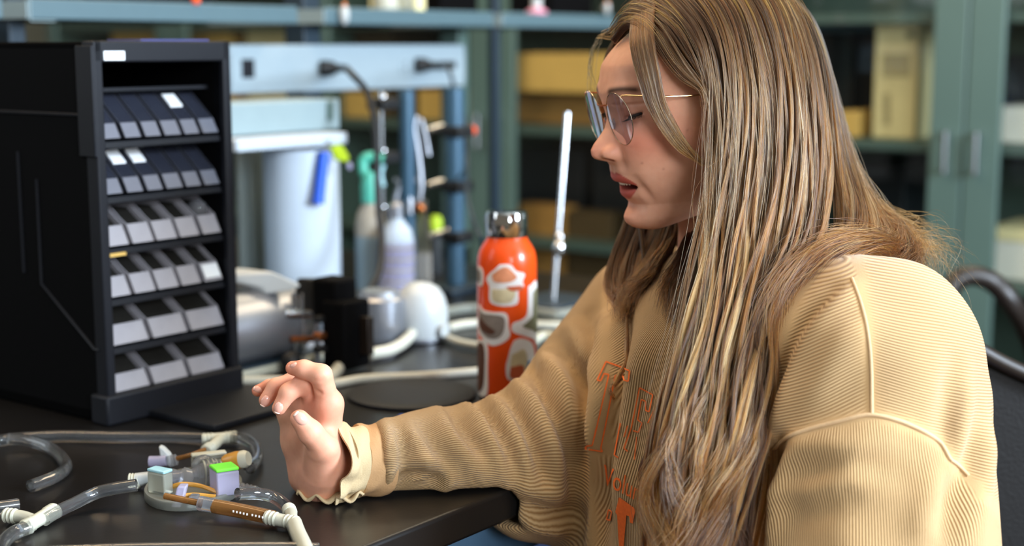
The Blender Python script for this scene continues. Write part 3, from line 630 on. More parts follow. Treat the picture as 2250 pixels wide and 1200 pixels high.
sticker(1138, 785, [(-16, -22), (6, -32), (14, -4), (8, 26), (-16, 26), (-18, 4)], M['st_cream'], 'sticker_print', s, .0011); sticker(1134, 796, [(-14, -6), (8, -8), (8, 18), (-14, 18)], M['st_red'], 'sticker_print', s, .0014); sticker(1158, 793, [(-6, -12), (8, -10), (8, 14), (-8, 12)], M['st_blue'], 'sticker_print', s, .0015)
s = sticker(1066, 800, [(-18, -62), (10, -60), (12, 0), (10, 56), (-18, 56), (-20, 0)], M['st_white'], 'sticker', bo, .0006)
sticker(1062, 800, [(-16, -54), (8, -52), (8, 20), (0, 48), (-16, 46)], M['st_brown'], 'sticker_print', s, .0011)
s = sticker(1056, 596, [(-8, -22), (8, -18), (12, 0), (8, 20), (-8, 16)], M['st_white'], 'sticker', bo, .0006); sticker(1054, 596, [(-7, -14), (5, -12), (8, 0), (4, 12), (-7, 10)], M['st_grey'], 'sticker_print', s, .0011)
# ------------------------------------------------------------------ flow model in the foreground
fm = T(428, 1075); F0 = lambda px, py, dz=0: T(px, py, TZ+dz)
fl = empty('flow_model', fm, 'clear plastic heart-valve flow model on a round frosted base', 'model')
bc = T(426, 1082); rx = pxr(104, bc); ry = abs((T(426, 1126)-T(426, 1040)).y)/2
MB().lathe([(.99, 0), (1.0, .0008), (1.0, .007), (.98, .008), (.90, .008), (.88, .006), (.0, .006)], Vector((0, 0, 0)), seg=64)
m_ = MB().lathe([(rx*.985, 0), (rx, .001), (rx, .0072), (rx*.985, .0085), (rx*.93, .0085), (rx*.91, .006), (.001, .006)], Vector((0, 0, 0)), seg=64)
m_.v = [(bc.x+x, bc.y+y*(ry/rx)*.96, TZ+z) for x, y, z in m_.v]; m_.build('round_base', M['frosted'], fl)
def post(px0, px1, pyb, pyt, dep, m, top, tm, name='post'):
    a = T(px0, pyb); b_ = T(px1, pyb-8 if top == 'r' else pyb+8); d = (b_-a); h = up(px0, pyt, a).z-TZ; nrm = Vector((-d.y, d.x, 0)).normalized()*dep
    o_ = MB().prism([a+ZV*.006, b_+ZV*.006, b_+nrm+ZV*.006, a+nrm+ZV*.006], ZV*(h-.006)).build(name, M[m], fl, bevel=.0015)
    MB().prism([a+ZV*(h+.0003), b_+ZV*(h+.0003), b_+nrm+ZV*(h+.0003), a+nrm+ZV*(h+.0003)], ZV*.003).build('post_cap', M[tm], o_, bevel=.001); return a, b_, nrm, h
post(325, 362, 1096, 1034, .012, 'frosted', 'l', 'light_blue', 'end_post'); post(478, 528, 1108, 1038, .022, 'lilac', 'r', 'lime_green', 'end_post'); post(424, 500, 1050, 1006, .010, 'frosted', 'r', 'warm_white', 'back_post')
va = P(392, 1052, fwd(fm)-.005); ax = (P(475, 1050, fwd(fm)+.01)-va).normalized()
MB().lathe([(.006, -.012), (.007, 0), (.011, .006), (.009, .012), (.013, .020), (.0175, .026), (.019, .032), (.0165, .040), (.012, .046), (.008, .05)], va, ax, seg=28).build('valve_bulb', M['clear_tint'], fl)
for k in range(5): MB().ring(va+ax*(.022+.004*k), va+ax*(.0235+.004*k), .0195-.001*abs(k-2), .0165, 28).build('valve_ring', M['frosted'], fl)
MB().tube([P(366, 1048, fwd(fm)), P(380, 1046, fwd(fm)), va], .007, 12).build('inlet_nozzle', M['clear_tint'], fl)
MB().ell(P(448, 1026, fwd(fm)+.02), .012, .012, .012).build('clear_bulb', M['clear_tint'], fl)
MB().tube([T(372, 1072, TZ+.01), T(400, 1064, TZ+.014), T(440, 1068, TZ+.012), T(478, 1082, TZ+.01)], .0022, 8).build('inner_tube', M['amber'], fl)
MB().tube([T(380, 1098, TZ+.008), T(420, 1088, TZ+.01), T(474, 1092, TZ+.008)], .0022, 8).build('inner_tube', M['amber'], fl)
# amber plug + curved clear tube behind
am = P(492, 1016, fwd(fm)+.03); a2 = P(530, 1010, fwd(fm)+.025)
MB().lathe([(.006, 0), (.0075, .003), (.009, .014), (.0085, .020)], am, a2-am, seg=20).build('amber_plug', M['amber'], fl); MB().lathe([(.0085, 0), (.0088, .006), (.0068, .010)], a2-(a2-am).normalized()*.002, a2-am, seg=20).build('white_collar', M['warm_white'], fl)
dF = fwd(fm)
def ptube(pts, r_, m, name, label, cat='tube', parent=None, seg=14, sub=8, inner=False):
    """tube through (px, py, height above the bench of its centre)"""
    q = [T(a, b_, TZ+h) for a, b_, h in pts]
    if inner:
        root = empty(name, q[0], label, cat); MB().tube(q, r_, seg, sub).build('tube_wall', M[m], root); MB().tube(q, r_*.62, 10, sub).build('bore', M['frosted'], root); return root
    o_ = MB().tube(q, r_, seg, sub).build(name, M[m], parent)
    return tag(o_, label, cat) if parent is None else o_
M['tubing'] = mat('clear_tubing', '#f2f4f6', .06, trans=.985, var=.03, ior=1.33, coat=.5)
M['tubing_wall'] = mat('tubing_bore', '#dcdee0', .12, trans=.965, var=.12, scale=60, ior=1.08)
def clear_tube(pts, r_, label, ends=True):
    q = [T(a, b_, TZ+h) for a, b_, h in pts]; root = empty('clear_tube', q[0], label, 'tube')
    MB().tube(q, r_, 16, 8, cap=False).build('tube_wall', M['tubing'], root); MB().tube(q, r_*.60, 12, 8).build('bore', M['tubing_wall'], root)
    return root
clear_tube([(-40, 985, .006), (0, 968, .006), (120, 958, .006), (260, 960, .006), (380, 960, .006), (452, 962, .007)], .0058, 'long clear tube lying across the bench at the left')
clear_tube([(20, 964, .013), (70, 970, .012), (118, 990, .008), (145, 1022, .006), (128, 1044, .006), (96, 1058, .006), (68, 1068, .006)], .0062, 'clear tube hooking back with its open end facing the camera')
clear_tube([(66, 1158, .007), (30, 1172, .006), (8, 1192, .006), (0, 1215, .006), (10, 1240, .006)], .0062, 'clear tube bending out of the picture at bottom left')
clear_tube([(98, 1142, .008), (120, 1128, .009), (160, 1108, .011), (210, 1084, .015), (250, 1074, .019), (300, 1066, .022)], .0058, 'clear tube arching from the white tee to the flow model')
clear_tube([(522, 1086, .020), (560, 1084, .017), (600, 1092, .011), (628, 1112, .007), (640, 1128, .006)], .0058, 'clear tube curving from the model to the right white tee')
clear_tube([(512, 962, .009), (540, 966, .009), (562, 984, .008), (564, 1010, .008), (548, 1028, .010)], .0062, 'clear tube looping behind the flow model to the amber plug')
clear_tube([(-40, 1120, .006), (0, 1114, .006), (42, 1108, .006)], .0055, 'short bluish clear tube at the left edge of the bench')
clear_tube([(645, 1158, .006), (660, 1190, .006), (676, 1230, .006)], .0062, 'clear tube leaving the right white tee at the bottom')
clear_tube([(20, 1216, .006), (300, 1206, .005), (620, 1204, .005), (700, 1206, .005)], .005, 'thin clear tube lying along the bottom edge of the picture')
def tee(pts, branch, r_, label, m='warm_white', barbs=True):
    q = [T(a, b_, TZ+h) for a, b_, h in pts]; br = [T(a, b_, TZ+h) for a, b_, h in branch]
    root = empty('tee_connector', q[0], label, 'connector', 'white plastic tee connectors')
    MB().tube(q, r_, 14, 6).build('tee_run', M[m], root); MB().tube(br, r_*.92, 14, 6).build('tee_branch', M[m], root)
    if barbs:
        for a, b_ in ((q[0], q[1]), (q[-1], q[-2]), (br[-1], br[-2])):
            d = (b_-a).normalized()
            for k in range(3): MB().lathe([(r_*1.0, 0), (r_*1.13, .0012), (r_*1.0, .003)], a+d*(.001+.004*k), d, 16).build('barb', M[m], root)
    return root
tee([(52, 1160, .007), (78, 1146, .008), (120, 1120, .010)], [(78, 1146, .008), (48, 1136, .008), (10, 1132, .008)], .0062, 'white tee connector at the lower left with its branch pointing left')
tee([(585, 1136, .009), (620, 1144, .008), (652, 1150, .008)], [(642, 1150, .008), (640, 1132, .007), (634, 1118, .007)], .0058, 'white ribbed tee connector at the end of the brown tube')
tee([(444, 966, .009), (480, 964, .009), (520, 960, .009)], [(484, 964, .009), (468, 980, .009), (452, 992, .008)], .0062, 'white tee connector behind the flow model')
o_ = MB().tube([T(646, 1148, TZ+.007), T(654, 1170, TZ+.007), T(668, 1200, TZ+.007), T(680, 1230, TZ+.007)], .0068, 14).build('pale_sleeve', M['warm_white']); tag(o_, 'pale sleeve running down from the right tee out of the picture', 'sleeve')
sl = empty('white_nozzle', T(312, 1072, TZ+.022), 'white ribbed nozzle joining the arched tube to the model', 'connector')
MB().tube([P(300, 1055, dF), P(335, 1051, dF)], .0068, 14).build('nozzle', M['white_plastic'], sl)
for k in range(4): MB().lathe([(.006, 0), (.0076, .0012), (.006, .003)], P(284+6*k, 1057, dF), (P(335, 1051, dF)-P(300, 1055, dF)), 16).build('barb', M['warm_white'], sl)
sb2 = empty('barbed_nozzle', P(500, 1072, dF), 'clear barbed nozzle at the right of the flow model', 'connector')
d_ = (P(540, 1078, dF-.005)-P(500, 1072, dF)).normalized()
for k in range(7): MB().lathe([(.0055, 0), (.0078-.0003*k, .0015), (.0055, .0042)], P(502, 1072, dF-.01)+d_*(.0042*k), d_, 16).build('barb', M['clear_tint'], sb2)
# brown tube with rod and clamps
dB = fwd(T(520, 1120))
bt = empty('brown_tube', P(560, 1122, dB), 'transparent brown tube with printed marks in front of the model', 'tube')
MB().tube([T(470, 1112, TZ+.011), T(530, 1123, TZ+.009), T(600, 1138, TZ+.0075)], .0066, 18).build('tube_wall', M['tan_tube'], bt)
MB().tube([T(440, 1106, TZ+.012), T(455, 1109, TZ+.0115), T(472, 1112, TZ+.011)], .0068, 18).build('clear_end', M['clear_tint'], bt)
MB().tube([T(362, 1090, TZ+.016), T(400, 1098, TZ+.014), T(445, 1107, TZ+.012)], .0030, 12).build('thin_rod', M['tan_tube'], bt)
M['mark_white'] = mat('mark_white', '#d8d2cc', .6)
for k in range(9): MB().cbox(T(515+7.5*k+(4 if k > 4 else 0), 1122+1.65*k, TZ+.0125-.0002*k)-FW*.0045, .0013, .0006, .0018).build('printed_mark', M['mark_white'], bt)
for (x0, y0, x1, y1, w_, nm, mm, lb) in ((399, 1070, 387, 1116, .0085, 'tube_clamp', 'lilac', 'lilac plastic clamp standing on the thin rod'), (424, 1092, 421, 1118, .0088, 'tube_clamp', 'clear_tint', 'clear plastic collar clamp next to the lilac clamp')):
    a = P(x0, y0, dB-.004); b_ = P(x1, y1, dB-.004); m_ = MB().box(a-RT*w_/2, w_, .012, (b_-a).length, RT, Vector((0, 1, 0)), (b_-a).normalized()); tag(m_.build(nm, M[mm], None, bevel=.0015), lb, 'clamp')
# white luer valve with thin blue/copper rod
lv = empty('luer_valve', T(355, 1030), 'white fan-shaped luer valve on a thin rod behind the model', 'valve'); dL = fwd(T(360, 1032))
MB().prism([P(348, 981, dL), P(358, 986, dL), P(372, 1000, dL), P(378, 1018, dL), P(376, 1030, dL), P(364, 1022, dL), P(352, 1008, dL)], Vector((0, .010, 0))).build('valve_wing', M['white_plastic'], lv, bevel=.0015)
MB().tube([P(328, 1014, dL), P(345, 1014, dL), P(366, 1012, dL)], .0055, 12).build('valve_body', M['lilac'], lv); MB().tube([P(372, 1014, dL), P(388, 1010, dL)], .0058, 12).build('luer_hub', M['clear_tint'], lv)
MB().tube([P(388, 1008, dL), P(420, 1000, dL), P(450, 988, dL+.02)], .0024, 10).build('thin_rod', M['tan_tube'], lv)
# flat dark tablet-like mat and coaster on the bench
ct = T(905, 870); o_ = MB().lathe([(.075, 0), (.078, .001), (.078, .004), (.074, .0055), (.05, .0045)], ct, seg=48).build('round_mat', M['charcoal_plastic']); tag(o_, 'round dark mat on the bench behind the forearm', 'mat')
lp_ = empty('dark_tray', T(600, 960), 'thin dark flat tray lying on the bench behind the hand', 'tray')
MB().box(T(470, 950), .16, .12, .008, E, G).build('tray_body', M['charcoal_plastic'], lp_, bevel=.002)
tag(MB().ell(T(884, 918, TZ+.004), .006, .006, .004, nu=12, nv=8).build('blue_bead', M['blue_plastic']), 'tiny blue bead on the bench behind the forearm', 'bead')
# ------------------------------------------------------------------ chairs at the right
def vtube(root, name, pts, r_, m): return MB().tube(pts, r_, 12, 8).build(name, M[m], root)
ch = empty('cafe_chair', Vector((P(2190, 640, 2.35).x, P(2190, 640, 2.35).y, 0)), 'dark wooden chair with a curved hoop back farther right', 'chair')
d1 = 2.35
vtube(ch, 'back_hoop', [P(2078, 800, d1), P(2076, 690, d1), P(2092, 628, d1), P(2130, 606, d1), P(2180, 620, d1), P(2225, 670, d1), P(2262, 740, d1+.05), P(2300, 860, d1+.1)], .017, 'wood_brown')
c = P(2190, 640, d1); MB().cbox(Vector((c.x+.03, c.y+.10, .45)), .42, .42, .045, E, G).build('seat', M['dark_leather'], ch, bevel=.015)
for dx, dy in ((-.15, -.05), (.2, -.05), (-.15, .28), (.2, .28)): MB().cyl(Vector((c.x+dx, c.y+dy, 0)), Vector((c.x+dx*.85+.01, c.y+dy*.9, .43)), .015, .02).build('leg', M['wood_brown'], ch)
for x0, y0, x1, y1 in ((2078, 800, 2100, 1010), (2300, 860, 2310, 1010)): vtube(ch, 'back_post', [P(x0, y0, d1), P(x1, y1, d1)], .016, 'wood_brown')
hc = empty('leather_chair', Vector((.60, 1.50, 0)), 'dark leather chair with brown trim that the woman sits on', 'chair')
d2 = 1.62
MB().prism([P(2060, 720, d2), P(2120, 742, d2), P(2200, 790, d2), P(2330, 850, d2), P(2330, 1500, d2), P(2040, 1500, d2)], Vector((0, .07, 0))).build('backrest', M['dark_leather'], hc, bevel=.012, bseg=3)
vtube(hc, 'top_rail', [P(2060, 722, d2-.01), P(2120, 750, d2-.01), P(2200, 796, d2-.01), P(2330, 856, d2-.01)], .009, 'wood_brown')
MB().cbox(Vector((.40, 1.50, .42)), .50, .50, .07).build('seat', M['dark_leather'], hc, bevel=.02, bseg=3)
for dx in (.18, .62):
    for dy in (1.28, 1.72): MB().cyl(Vector((dx, dy, 0)), Vector((dx, dy, .39)), .016, .02).build('leg', M['wood_brown'], hc)
# ================================================================== THE WOMAN
f32 = np.float32
class Grid:
    def __init__(s, lo, hi, h, fr=None):
        """fr = (origin, ax, ay, az): local frame the grid lives in"""
        s.h = h; s.lo = np.array(lo, f32); s.n = [int(math.ceil((hi[i]-lo[i])/h))+1 for i in range(3)]
        ax = [s.lo[i]+h*np.arange(s.n[i], dtype=f32) for i in range(3)]
        s.x, s.y, s.z = np.meshgrid(*ax, indexing='ij', sparse=True); s.fr = fr
def smin(a, b, k):
    h = np.clip(.5+.5*(b-a)/k, 0, 1); return b*(1-h)+a*h-k*h*(1-h)
def smax(a, b, k): return -smin(-a, -b, k)
def capsule(g, a, b, ra, rb, asp=None):
    a = np.array(a, f32); b = np.array(b, f32); d = b-a; L2 = float(d@d)
    px, py, pz = g.x-a[0], g.y-a[1], g.z-a[2]
    t = np.clip((px*d[0]+py*d[1]+pz*d[2])/L2, 0, 1)
    return np.sqrt((px-d[0]*t)**2+(py-d[1]*t)**2+(pz-d[2]*t)**2)-(ra+(rb-ra)*t)
def ellip(g, c, r, ax=None):
    px, py, pz = g.x-c[0], g.y-c[1], g.z-c[2]
    if ax is not None:
        q = [px*v[0]+py*v[1]+pz*v[2] for v in ax]; px, py, pz = q
    k0 = np.sqrt((px/r[0])**2+(py/r[1])**2+(pz/r[2])**2); k1 = np.sqrt((px/r[0]**2)**2+(py/r[1]**2)**2+(pz/r[2]**2)**2)
    return k0*(k0-1)/np.maximum(k1, 1e-6)
def surfnet(F, g):
    """naive surface nets -> verts (in grid coordinates), quads"""
    S = F < 0; nx, ny, nz = F.shape
    cnt = np.zeros((nx-1, ny-1, nz-1), np.uint8)
    c8 = [S[i:nx-1+i, j:ny-1+j, k:nz-1+k] for i in (0, 1) for j in (0, 1) for k in (0, 1)]
    for c in c8: cnt += c
    act = (cnt > 0) & (cnt < 8); I = np.argwhere(act); idx = -np.ones(act.shape, np.int64); idx[act] = np.arange(len(I))
    acc = np.zeros((len(I), 3)); num = np.zeros(len(I)); off = [(i, j, k) for i in (0, 1) for j in (0, 1) for k in (0, 1)]
    vals = [F[I[:, 0]+o[0], I[:, 1]+o[1], I[:, 2]+o[2]] for o in off]
    for a in range(8):
        for b in range(a+1, 8):
            da = [off[b][i]-off[a][i] for i in range(3)]
            if sum(map(abs, da)) != 1: continue
            va, vb = vals[a], vals[b]; m = (va < 0) != (vb < 0); t = np.where(m, va/np.where(m, va-vb, 1), 0)
            for i in range(3): acc[:, i] += np.where(m, off[a][i]+da[i]*t, 0)
            num += m
    V = (I+acc/num[:, None])*g.h+g.lo
    Q = []
    for ax in range(3):
        sl0 = [slice(None)]*3; sl1 = [slice(None)]*3; sl0[ax] = slice(0, -1); sl1[ax] = slice(1, None)
        A = S[tuple(sl0)]; B = S[tuple(sl1)]; X = np.argwhere(A != B); u, v = [i for i in range(3) if i != ax]
        ok = (X[:, u] > 0) & (X[:, v] > 0) & (X[:, u] < F.shape[u]-1) & (X[:, v] < F.shape[v]-1); X = X[ok]
        def cell(du, dv):
            Y = X.copy(); Y[:, u] -= du; Y[:, v] -= dv; return idx[Y[:, 0], Y[:, 1], Y[:, 2]]
        q = np.stack([cell(1, 1), cell(0, 1), cell(0, 0), cell(1, 0)], 1); sgn = A[X[:, 0], X[:, 1], X[:, 2]]
        if ax == 1: sgn = ~sgn
        q[~sgn] = q[~sgn][:, ::-1]; Q.append(q)
    Q = np.concatenate(Q); Q = Q[(Q >= 0).all(1)]
    return V, Q
def mesh_np(name, V, Q, m, parent=None, smooth=True):
    me = bpy.data.meshes.new(name); me.vertices.add(len(V)); me.vertices.foreach_set('co', V.astype(f32).ravel())
    me.loops.add(Q.size); me.loops.foreach_set('vertex_index', Q.astype(np.int32).ravel()); me.polygons.add(len(Q))
    me.polygons.foreach_set('loop_start', np.arange(0, Q.size, 4, dtype=np.int32)); me.update(calc_edges=True)
    if smooth: me.shade_smooth()
    me.materials.append(m); o = bpy.data.objects.new(name, me); COL.objects.link(o)
    if parent is not None: setpar(o, parent)
    return o
def relax(V, Q, it=1, lam=.5):
    e = np.concatenate([Q[:, [0, 1]], Q[:, [1, 2]], Q[:, [2, 3]], Q[:, [3, 0]]]); n = len(V)
    for _ in range(it):
        S = np.zeros_like(V); c = np.zeros(n)
        for i in range(3): S[:, i] = np.bincount(e[:, 0], V[e[:, 1], i], n)+np.bincount(e[:, 1], V[e[:, 0], i], n)
        c = np.bincount(e[:, 0], minlength=n)+np.bincount(e[:, 1], minlength=n); V = V+lam*(S/np.maximum(c, 1)[:, None]-V)
    return V
def setattr_f(o, name, arr):
    a = o.data.attributes.new(name, 'FLOAT', 'POINT'); a.data.foreach_set('value', np.asarray(arr, f32))
def setattr_c(o, name, arr):
    a = o.data.attributes.new(name, 'FLOAT_COLOR', 'POINT'); x = np.ones((len(arr), 4), f32); x[:, :3] = arr; a.data.foreach_set('color', x.ravel())
woman = empty('person', Vector((.35, 1.45, .45)), 'woman in glasses and tan ribbed sweatshirt, long blonde-brown hair, seated with one hand raised', 'person')

# ---- skin material: colour from a per-vertex map of real pigment (lips, blush, brows)
def skinmat(name, attr='tone', base='#e0a486', sc=1.0):
    m, nt, b = newmat(name)
    tc = N(nt, 'ShaderNodeTexCoord'); nz = N(nt, 'ShaderNodeTexNoise', Scale=90.0*sc, Detail=5.0); nt.links.new(tc.outputs['Object'], nz.inputs['Vector'])
    at = N(nt, 'ShaderNodeAttribute', attribute_name=attr)
    mx = N(nt, 'ShaderNodeMixRGB', blend_type='MULTIPLY'); mx.inputs[0].default_value = 1
    rp = N(nt, 'ShaderNodeValToRGB'); rp.color_ramp.elements[0].color = (.93, .90, .88, 1); rp.color_ramp.elements[1].color = (1, 1, 1, 1); rp.color_ramp.elements[0].position = .3; rp.color_ramp.elements[1].position = .6
    nt.links.new(nz.outputs['Fac'], rp.inputs[0]); nt.links.new(at.outputs['Color'], mx.inputs[1]); nt.links.new(rp.outputs[0], mx.inputs[2]); nt.links.new(mx.outputs[0], b.inputs['Base Color'])
    b.inputs['Subsurface Weight'].default_value = .25; b.inputs['Subsurface Radius'].default_value = (.008, .003, .0015); b.inputs['Subsurface Scale'].default_value = .8
    b.inputs['Roughness'].default_value = .56; b.inputs['Specular IOR Level'].default_value = .4
    n2 = N(nt, 'ShaderNodeTexNoise', Scale=900.0, Detail=2.0); nt.links.new(tc.outputs['Object'], n2.inputs['Vector'])
    bp = N(nt, 'ShaderNodeBump', Strength=.10, Distance=.0004); nt.links.new(n2.outputs['Fac'], bp.inputs['Height']); nt.links.new(bp.outputs[0], b.inputs['Normal'])
    return m
M['skin'] = skinmat('skin'); SKIN = np.array(hexc('#dca285'))

# ------------------------------------------------------------------ head
HD = 1.42; HO = P(1545, 225, HD); psi = math.radians(17); bet = math.radians(9)
hx = Vector((-math.cos(psi)*math.cos(bet), -math.sin(psi)*math.cos(bet), -math.sin(bet))).normalized()
hy = Vector((math.sin(psi), -math.cos(psi), 0)).normalized(); hz_ = hx.cross(hy).normalized()
HM = Matrix(((hx.x, hy.x, hz_.x, HO.x), (hx.y, hy.y, hz_.y, HO.y), (hx.z, hy.z, hz_.z, HO.z), (0, 0, 0, 1)))
HMi = HM.inverted()
def HL(px, py): # pixel -> local (x, z) on the midline plane
    q = HMi @ onpl(px, py, HO, hy); return q.x, q.z
def HW_(x, y, z): return HM @ Vector((x, y, z))
def headpix(px, py, y):  # pixel -> local point at lateral offset y
    q = HMi @ onpl(px, py, HO+hy*y, hy); return q
prof_px = [(1500, -55), (1420, 0), (1380, 45), (1352, 98), (1333, 145), (1326, 180), (1323, 205), (1326, 225), (1331, 245), (1334, 262), (1330, 282), (1318, 300), (1305, 318), (1299, 331), (1301, 343), (1308, 350), (1322, 353), (1337, 356), (1345, 364), (1347, 375), (1350, 383), (1348, 390), (1353, 398), (1366, 404), (1376, 408), (1371, 416), (1368, 424), (1371, 431), (1381, 438), (1391, 447), (1388, 457), (1378, 467), (1373, 477), (1376, 490), (1384, 502), (1400, 511), (1425, 517)]
pf = sorted([HL(*p)[::-1] for p in prof_px]); pz = np.array([p[0] for p in pf]); pxx = np.array([p[1] for p in pf])
base_px = [(1500, -55), (1420, 0), (1380, 45), (1352, 98), (1333, 145), (1328, 190), (1334, 240), (1340, 290), (1347, 340), (1352, 380), (1376, 420), (1392, 446), (1388, 480), (1392, 500), (1405, 511), (1425, 517)]
bf = sorted([HL(*p)[::-1] for p in base_px]); bz = np.array([p[0] for p in bf]); bx = np.array([p[1] for p in bf])
Z = lambda px, py: HL(px, py)[1]
zb, znose, zsub, zlipu, zmouth, zlipl, zment, zchin, zbot = Z(1323, 205), Z(1299, 331), Z(1343, 356), Z(1346, 385), Z(1367, 403), Z(1363, 425), Z(1378, 448), Z(1371, 477), Z(1400, 511)
zeye = Z(1390, 258)
g = Grid((-.125, -.10, zbot-.055), (.125, .10, .135), .0013)
x, y, z = g.x, g.y, g.z; zl = z.ravel(); ay = np.abs(y)
pb = np.interp(zl, bz, bx)[None, None, :].astype(f32); pp = np.interp(zl, pz, pxx)[None, None, :].astype(f32)
def kz(pts): a = sorted(pts); return np.interp(zl, [p[0] for p in a], [p[1] for p in a])[None, None, :].astype(f32)
# displacement from base profile to true profile, with lateral falloff
sig = kz([(zchin-.02, .026), (zchin, .0175), (zment, .022), (zlipl, .0195), (zmouth, .021), (zlipu, .021), (zsub+.002, .015), (znose-.004, .0125), (znose+.01, .0105), (Z(1334, 262), .0085), (zb, .018), (.1, .05)])
pw = kz([(zchin, 2.), (zlipl, 2.6), (zlipu, 2.6), (zsub, 2.), (znose, 2.2), (zb, 2.)])
bump = (pp-pb)*np.exp(-(ay/sig)**pw)
gs = lambda cy, cz, sy, sz: np.exp(-((ay-cy)/sy)**2-((z-cz)/sz)**2)
# cheeks, eye sockets, brow ridge, nasolabial fold
bump = bump - .0105*gs(.026, zeye+.003, .014, .011) + .0030*gs(.030, zb+.002, .020, .006) + .0045*gs(.038, znose+.002, .022, .020) - .0030*gs(.020, zsub+.004, .006, .012) - .0022*gs(.029, zmouth+.001, .006, .013) + .0028*gs(.042, zmouth-.008, .017, .022) - .0022*gs(.0315, zmouth-.010, .0045, .010) + .0010*gs(.026, zmouth-.012, .004, .010)
# philtrum + mentolabial
bump = bump - .0012*gs(0, zsub-.006, .003, .005)
xf = np.clip((x-.01)/.04, 0, 1); xs = x-bump*xf
xc = -.005; W = kz([(zbot-.02, .040), (zbot, .046), (zchin, .054), (zmouth, .0635), (znose, .0695), (zeye, .0715), (zb, .0715), (zb+.04, .073), (.1, .06)])
q = ((np.maximum(xs-xc, 0)/(pb-xc))**2.35 + (ay/W)**2.35)**(1/2.35); face = (q-1)*.065
face = smax(face, -(x+.045), .02)
jaw = -(z - (zbot+.001) - np.clip(.075-x, 0, 1)*.30); face = smax(face, jaw, .016)
face = smax(face, z-.075, .03)
cran = ellip(g, (-.020, 0, .028), (.090, .074, .086))
head = smin(face, cran, .022)
# nose wings
an = HL(1339, 343); head = smin(head, np.sqrt(((x-an[0])/1.6)**2+((ay-.0118)/1.)**2+((z-an[1]-.004)/1.05)**2)-.0074, .0040)
# nostrils
nn = HL(1329, 351); head = smax(head, -(np.sqrt(((x-nn[0])/2.0)**2+((ay-.0105)/1.3)**2+((z-nn[1]-.0008)/1.)**2)-.0036), .0015)
# mouth opening
mo = HL(1378, 404); head = smax(head, -ellip(g, (mo[0]-.006, 0, mo[1]-.001), (.026, .0235, .0038)), .002)
# lids over the eye
ec = headpix(1400, 256, .031); EC = (ec.x-.006, .031, ec.z+.0042)
lid = np.sqrt((x-EC[0])**2+(ay-EC[1])**2+((z-EC[2])*1.0)**2)-.0128; head = smin(head, lid, .0028)
head = head + .0011*np.exp(-((z-EC[2]-.0085+.0*(x))/.0011)**2)*(np.abs(ay-.031) < .018)*(x > .03)   # lid crease
head = head + .0016*np.exp(-((z-EC[2]+.0026-.16*(ay-.031))/.0010)**2)*(np.abs(ay-.031) < .014)*(x > .03)          # lash line
# neck
nb = HMi @ P(1610, 640, 1.47); head = smin(head, capsule(g, (-.035, 0, -.02), tuple(nb), .052, .058), .028)
# ear (mostly under the hair)
head = smin(head, ellip(g, (-.012, .077, -.012), (.016, .006, .028)), .004)
V, Q = surfnet(head.astype(f32), g); V = relax(V, Q, 1, .35)
X_, Y_, Z_ = V[:, 0], V[:, 1], V[:, 2]; A_y = np.abs(Y_)
tone = np.tile(SKIN, (len(V), 1))
def paint(mask, col, s=1.0):
    global tone; k = np.clip(mask*s, 0, 1)[:, None]; tone = tone*(1-k)+np.array(hexc(col))*k
G2 = lambda cy, cz, sy, sz: np.exp(-((A_y-cy)/sy)**2-((Z_-cz)/sz)**2)*(X_ > .02)
paint(G2(.042, znose+.004, .024, .017), '#d4745a', .55)     # blush
paint(G2(.0, znose-.001, .012, .008), '#d4705a', .35); paint(G2(.0, zchin, .016, .012), '#d88468', .35)
paint(G2(.031, zeye, .018, .010), '#b87a66', .35)
# brows
bl = np.abs(A_y-.030); paint((bl < .020)*(X_ > .02)*np.exp(-((Z_-(zb+.0005)-.003*np.cos((A_y-.03)*80))/.0030)**2)*np.clip((.020-bl)/.006, 0, 1), '#50321c', 1.0)
# lips
lw = .0255; arc = np.clip(1-(A_y/lw)**2, 0, 1)**.6
upz = zmouth + (zlipu+.0035-zmouth)*arc*(1-.18*np.exp(-(A_y/.004)**2)); loz = zmouth+(zment+.0045-zmouth)*np.clip(1-(A_y/(lw*.97))**2, 0, 1)**.7
ml = np.clip((upz-Z_)/.0012+.5, 0, 1)*np.clip((Z_-loz)/.0014+.5, 0, 1)*(A_y < lw)*(X_ > HL(1430, 404)[0])
paint(ml, '#b5493f', .9)
inner = (Z_ < zmouth+.004)*(Z_ > zmouth-.005)*(A_y < .022)*(X_ > 0)*(X_ < HL(1372, 404)[0]-.0005); paint(inner*1., '#2c0d0b', .9)
for mx_, my_ in ((1466, 373), (1428, 362), (1506, 286)):
    hp = headpix(mx_, my_, .06)
    paint(np.exp(-((X_-hp.x)**2+(Z_-hp.z)**2)/.0010**2)*(Y_ > 0.02), '#a0604a', .6)
VW0 = (np.array(HM.to_3x3()) @ V.T).T+np.array(HO); dd0 = VW0[:, 1]*FW.y+(VW0[:, 2]-CZ)*FW.z
hpx = 1125+FPX*VW0[:, 0]/dd0; hpy = 600-FPX*(VW0[:, 1]*UP.y+(VW0[:, 2]-CZ)*UP.z)/dd0
edge = np.interp(hpx, [1300, 1345, 1358, 1400, 1440, 1465, 1500, 1545, 1572, 1590, 1610], [60, 86, 92, 70, 60, 76, 118, 170, 215, 420, 700])
paint(np.clip((edge-hpy)/8+.5, 0, 1)*(Y_ > -.03)+(Y_ <= -.03)*(Z_ > .03), '#3a2413', 1)
VW = (np.array(HM.to_3x3()) @ V.T).T+np.array(HO)
hd_ = mesh_np('head', VW, Q, M['skin'], woman); setattr_c(hd_, 'tone', tone)
bvh_head = BVHTree.FromPolygons([Vector(v) for v in VW.tolist()], Q.tolist())
tag(hd_, 'face in profile with rosy cheek and parted red lips')
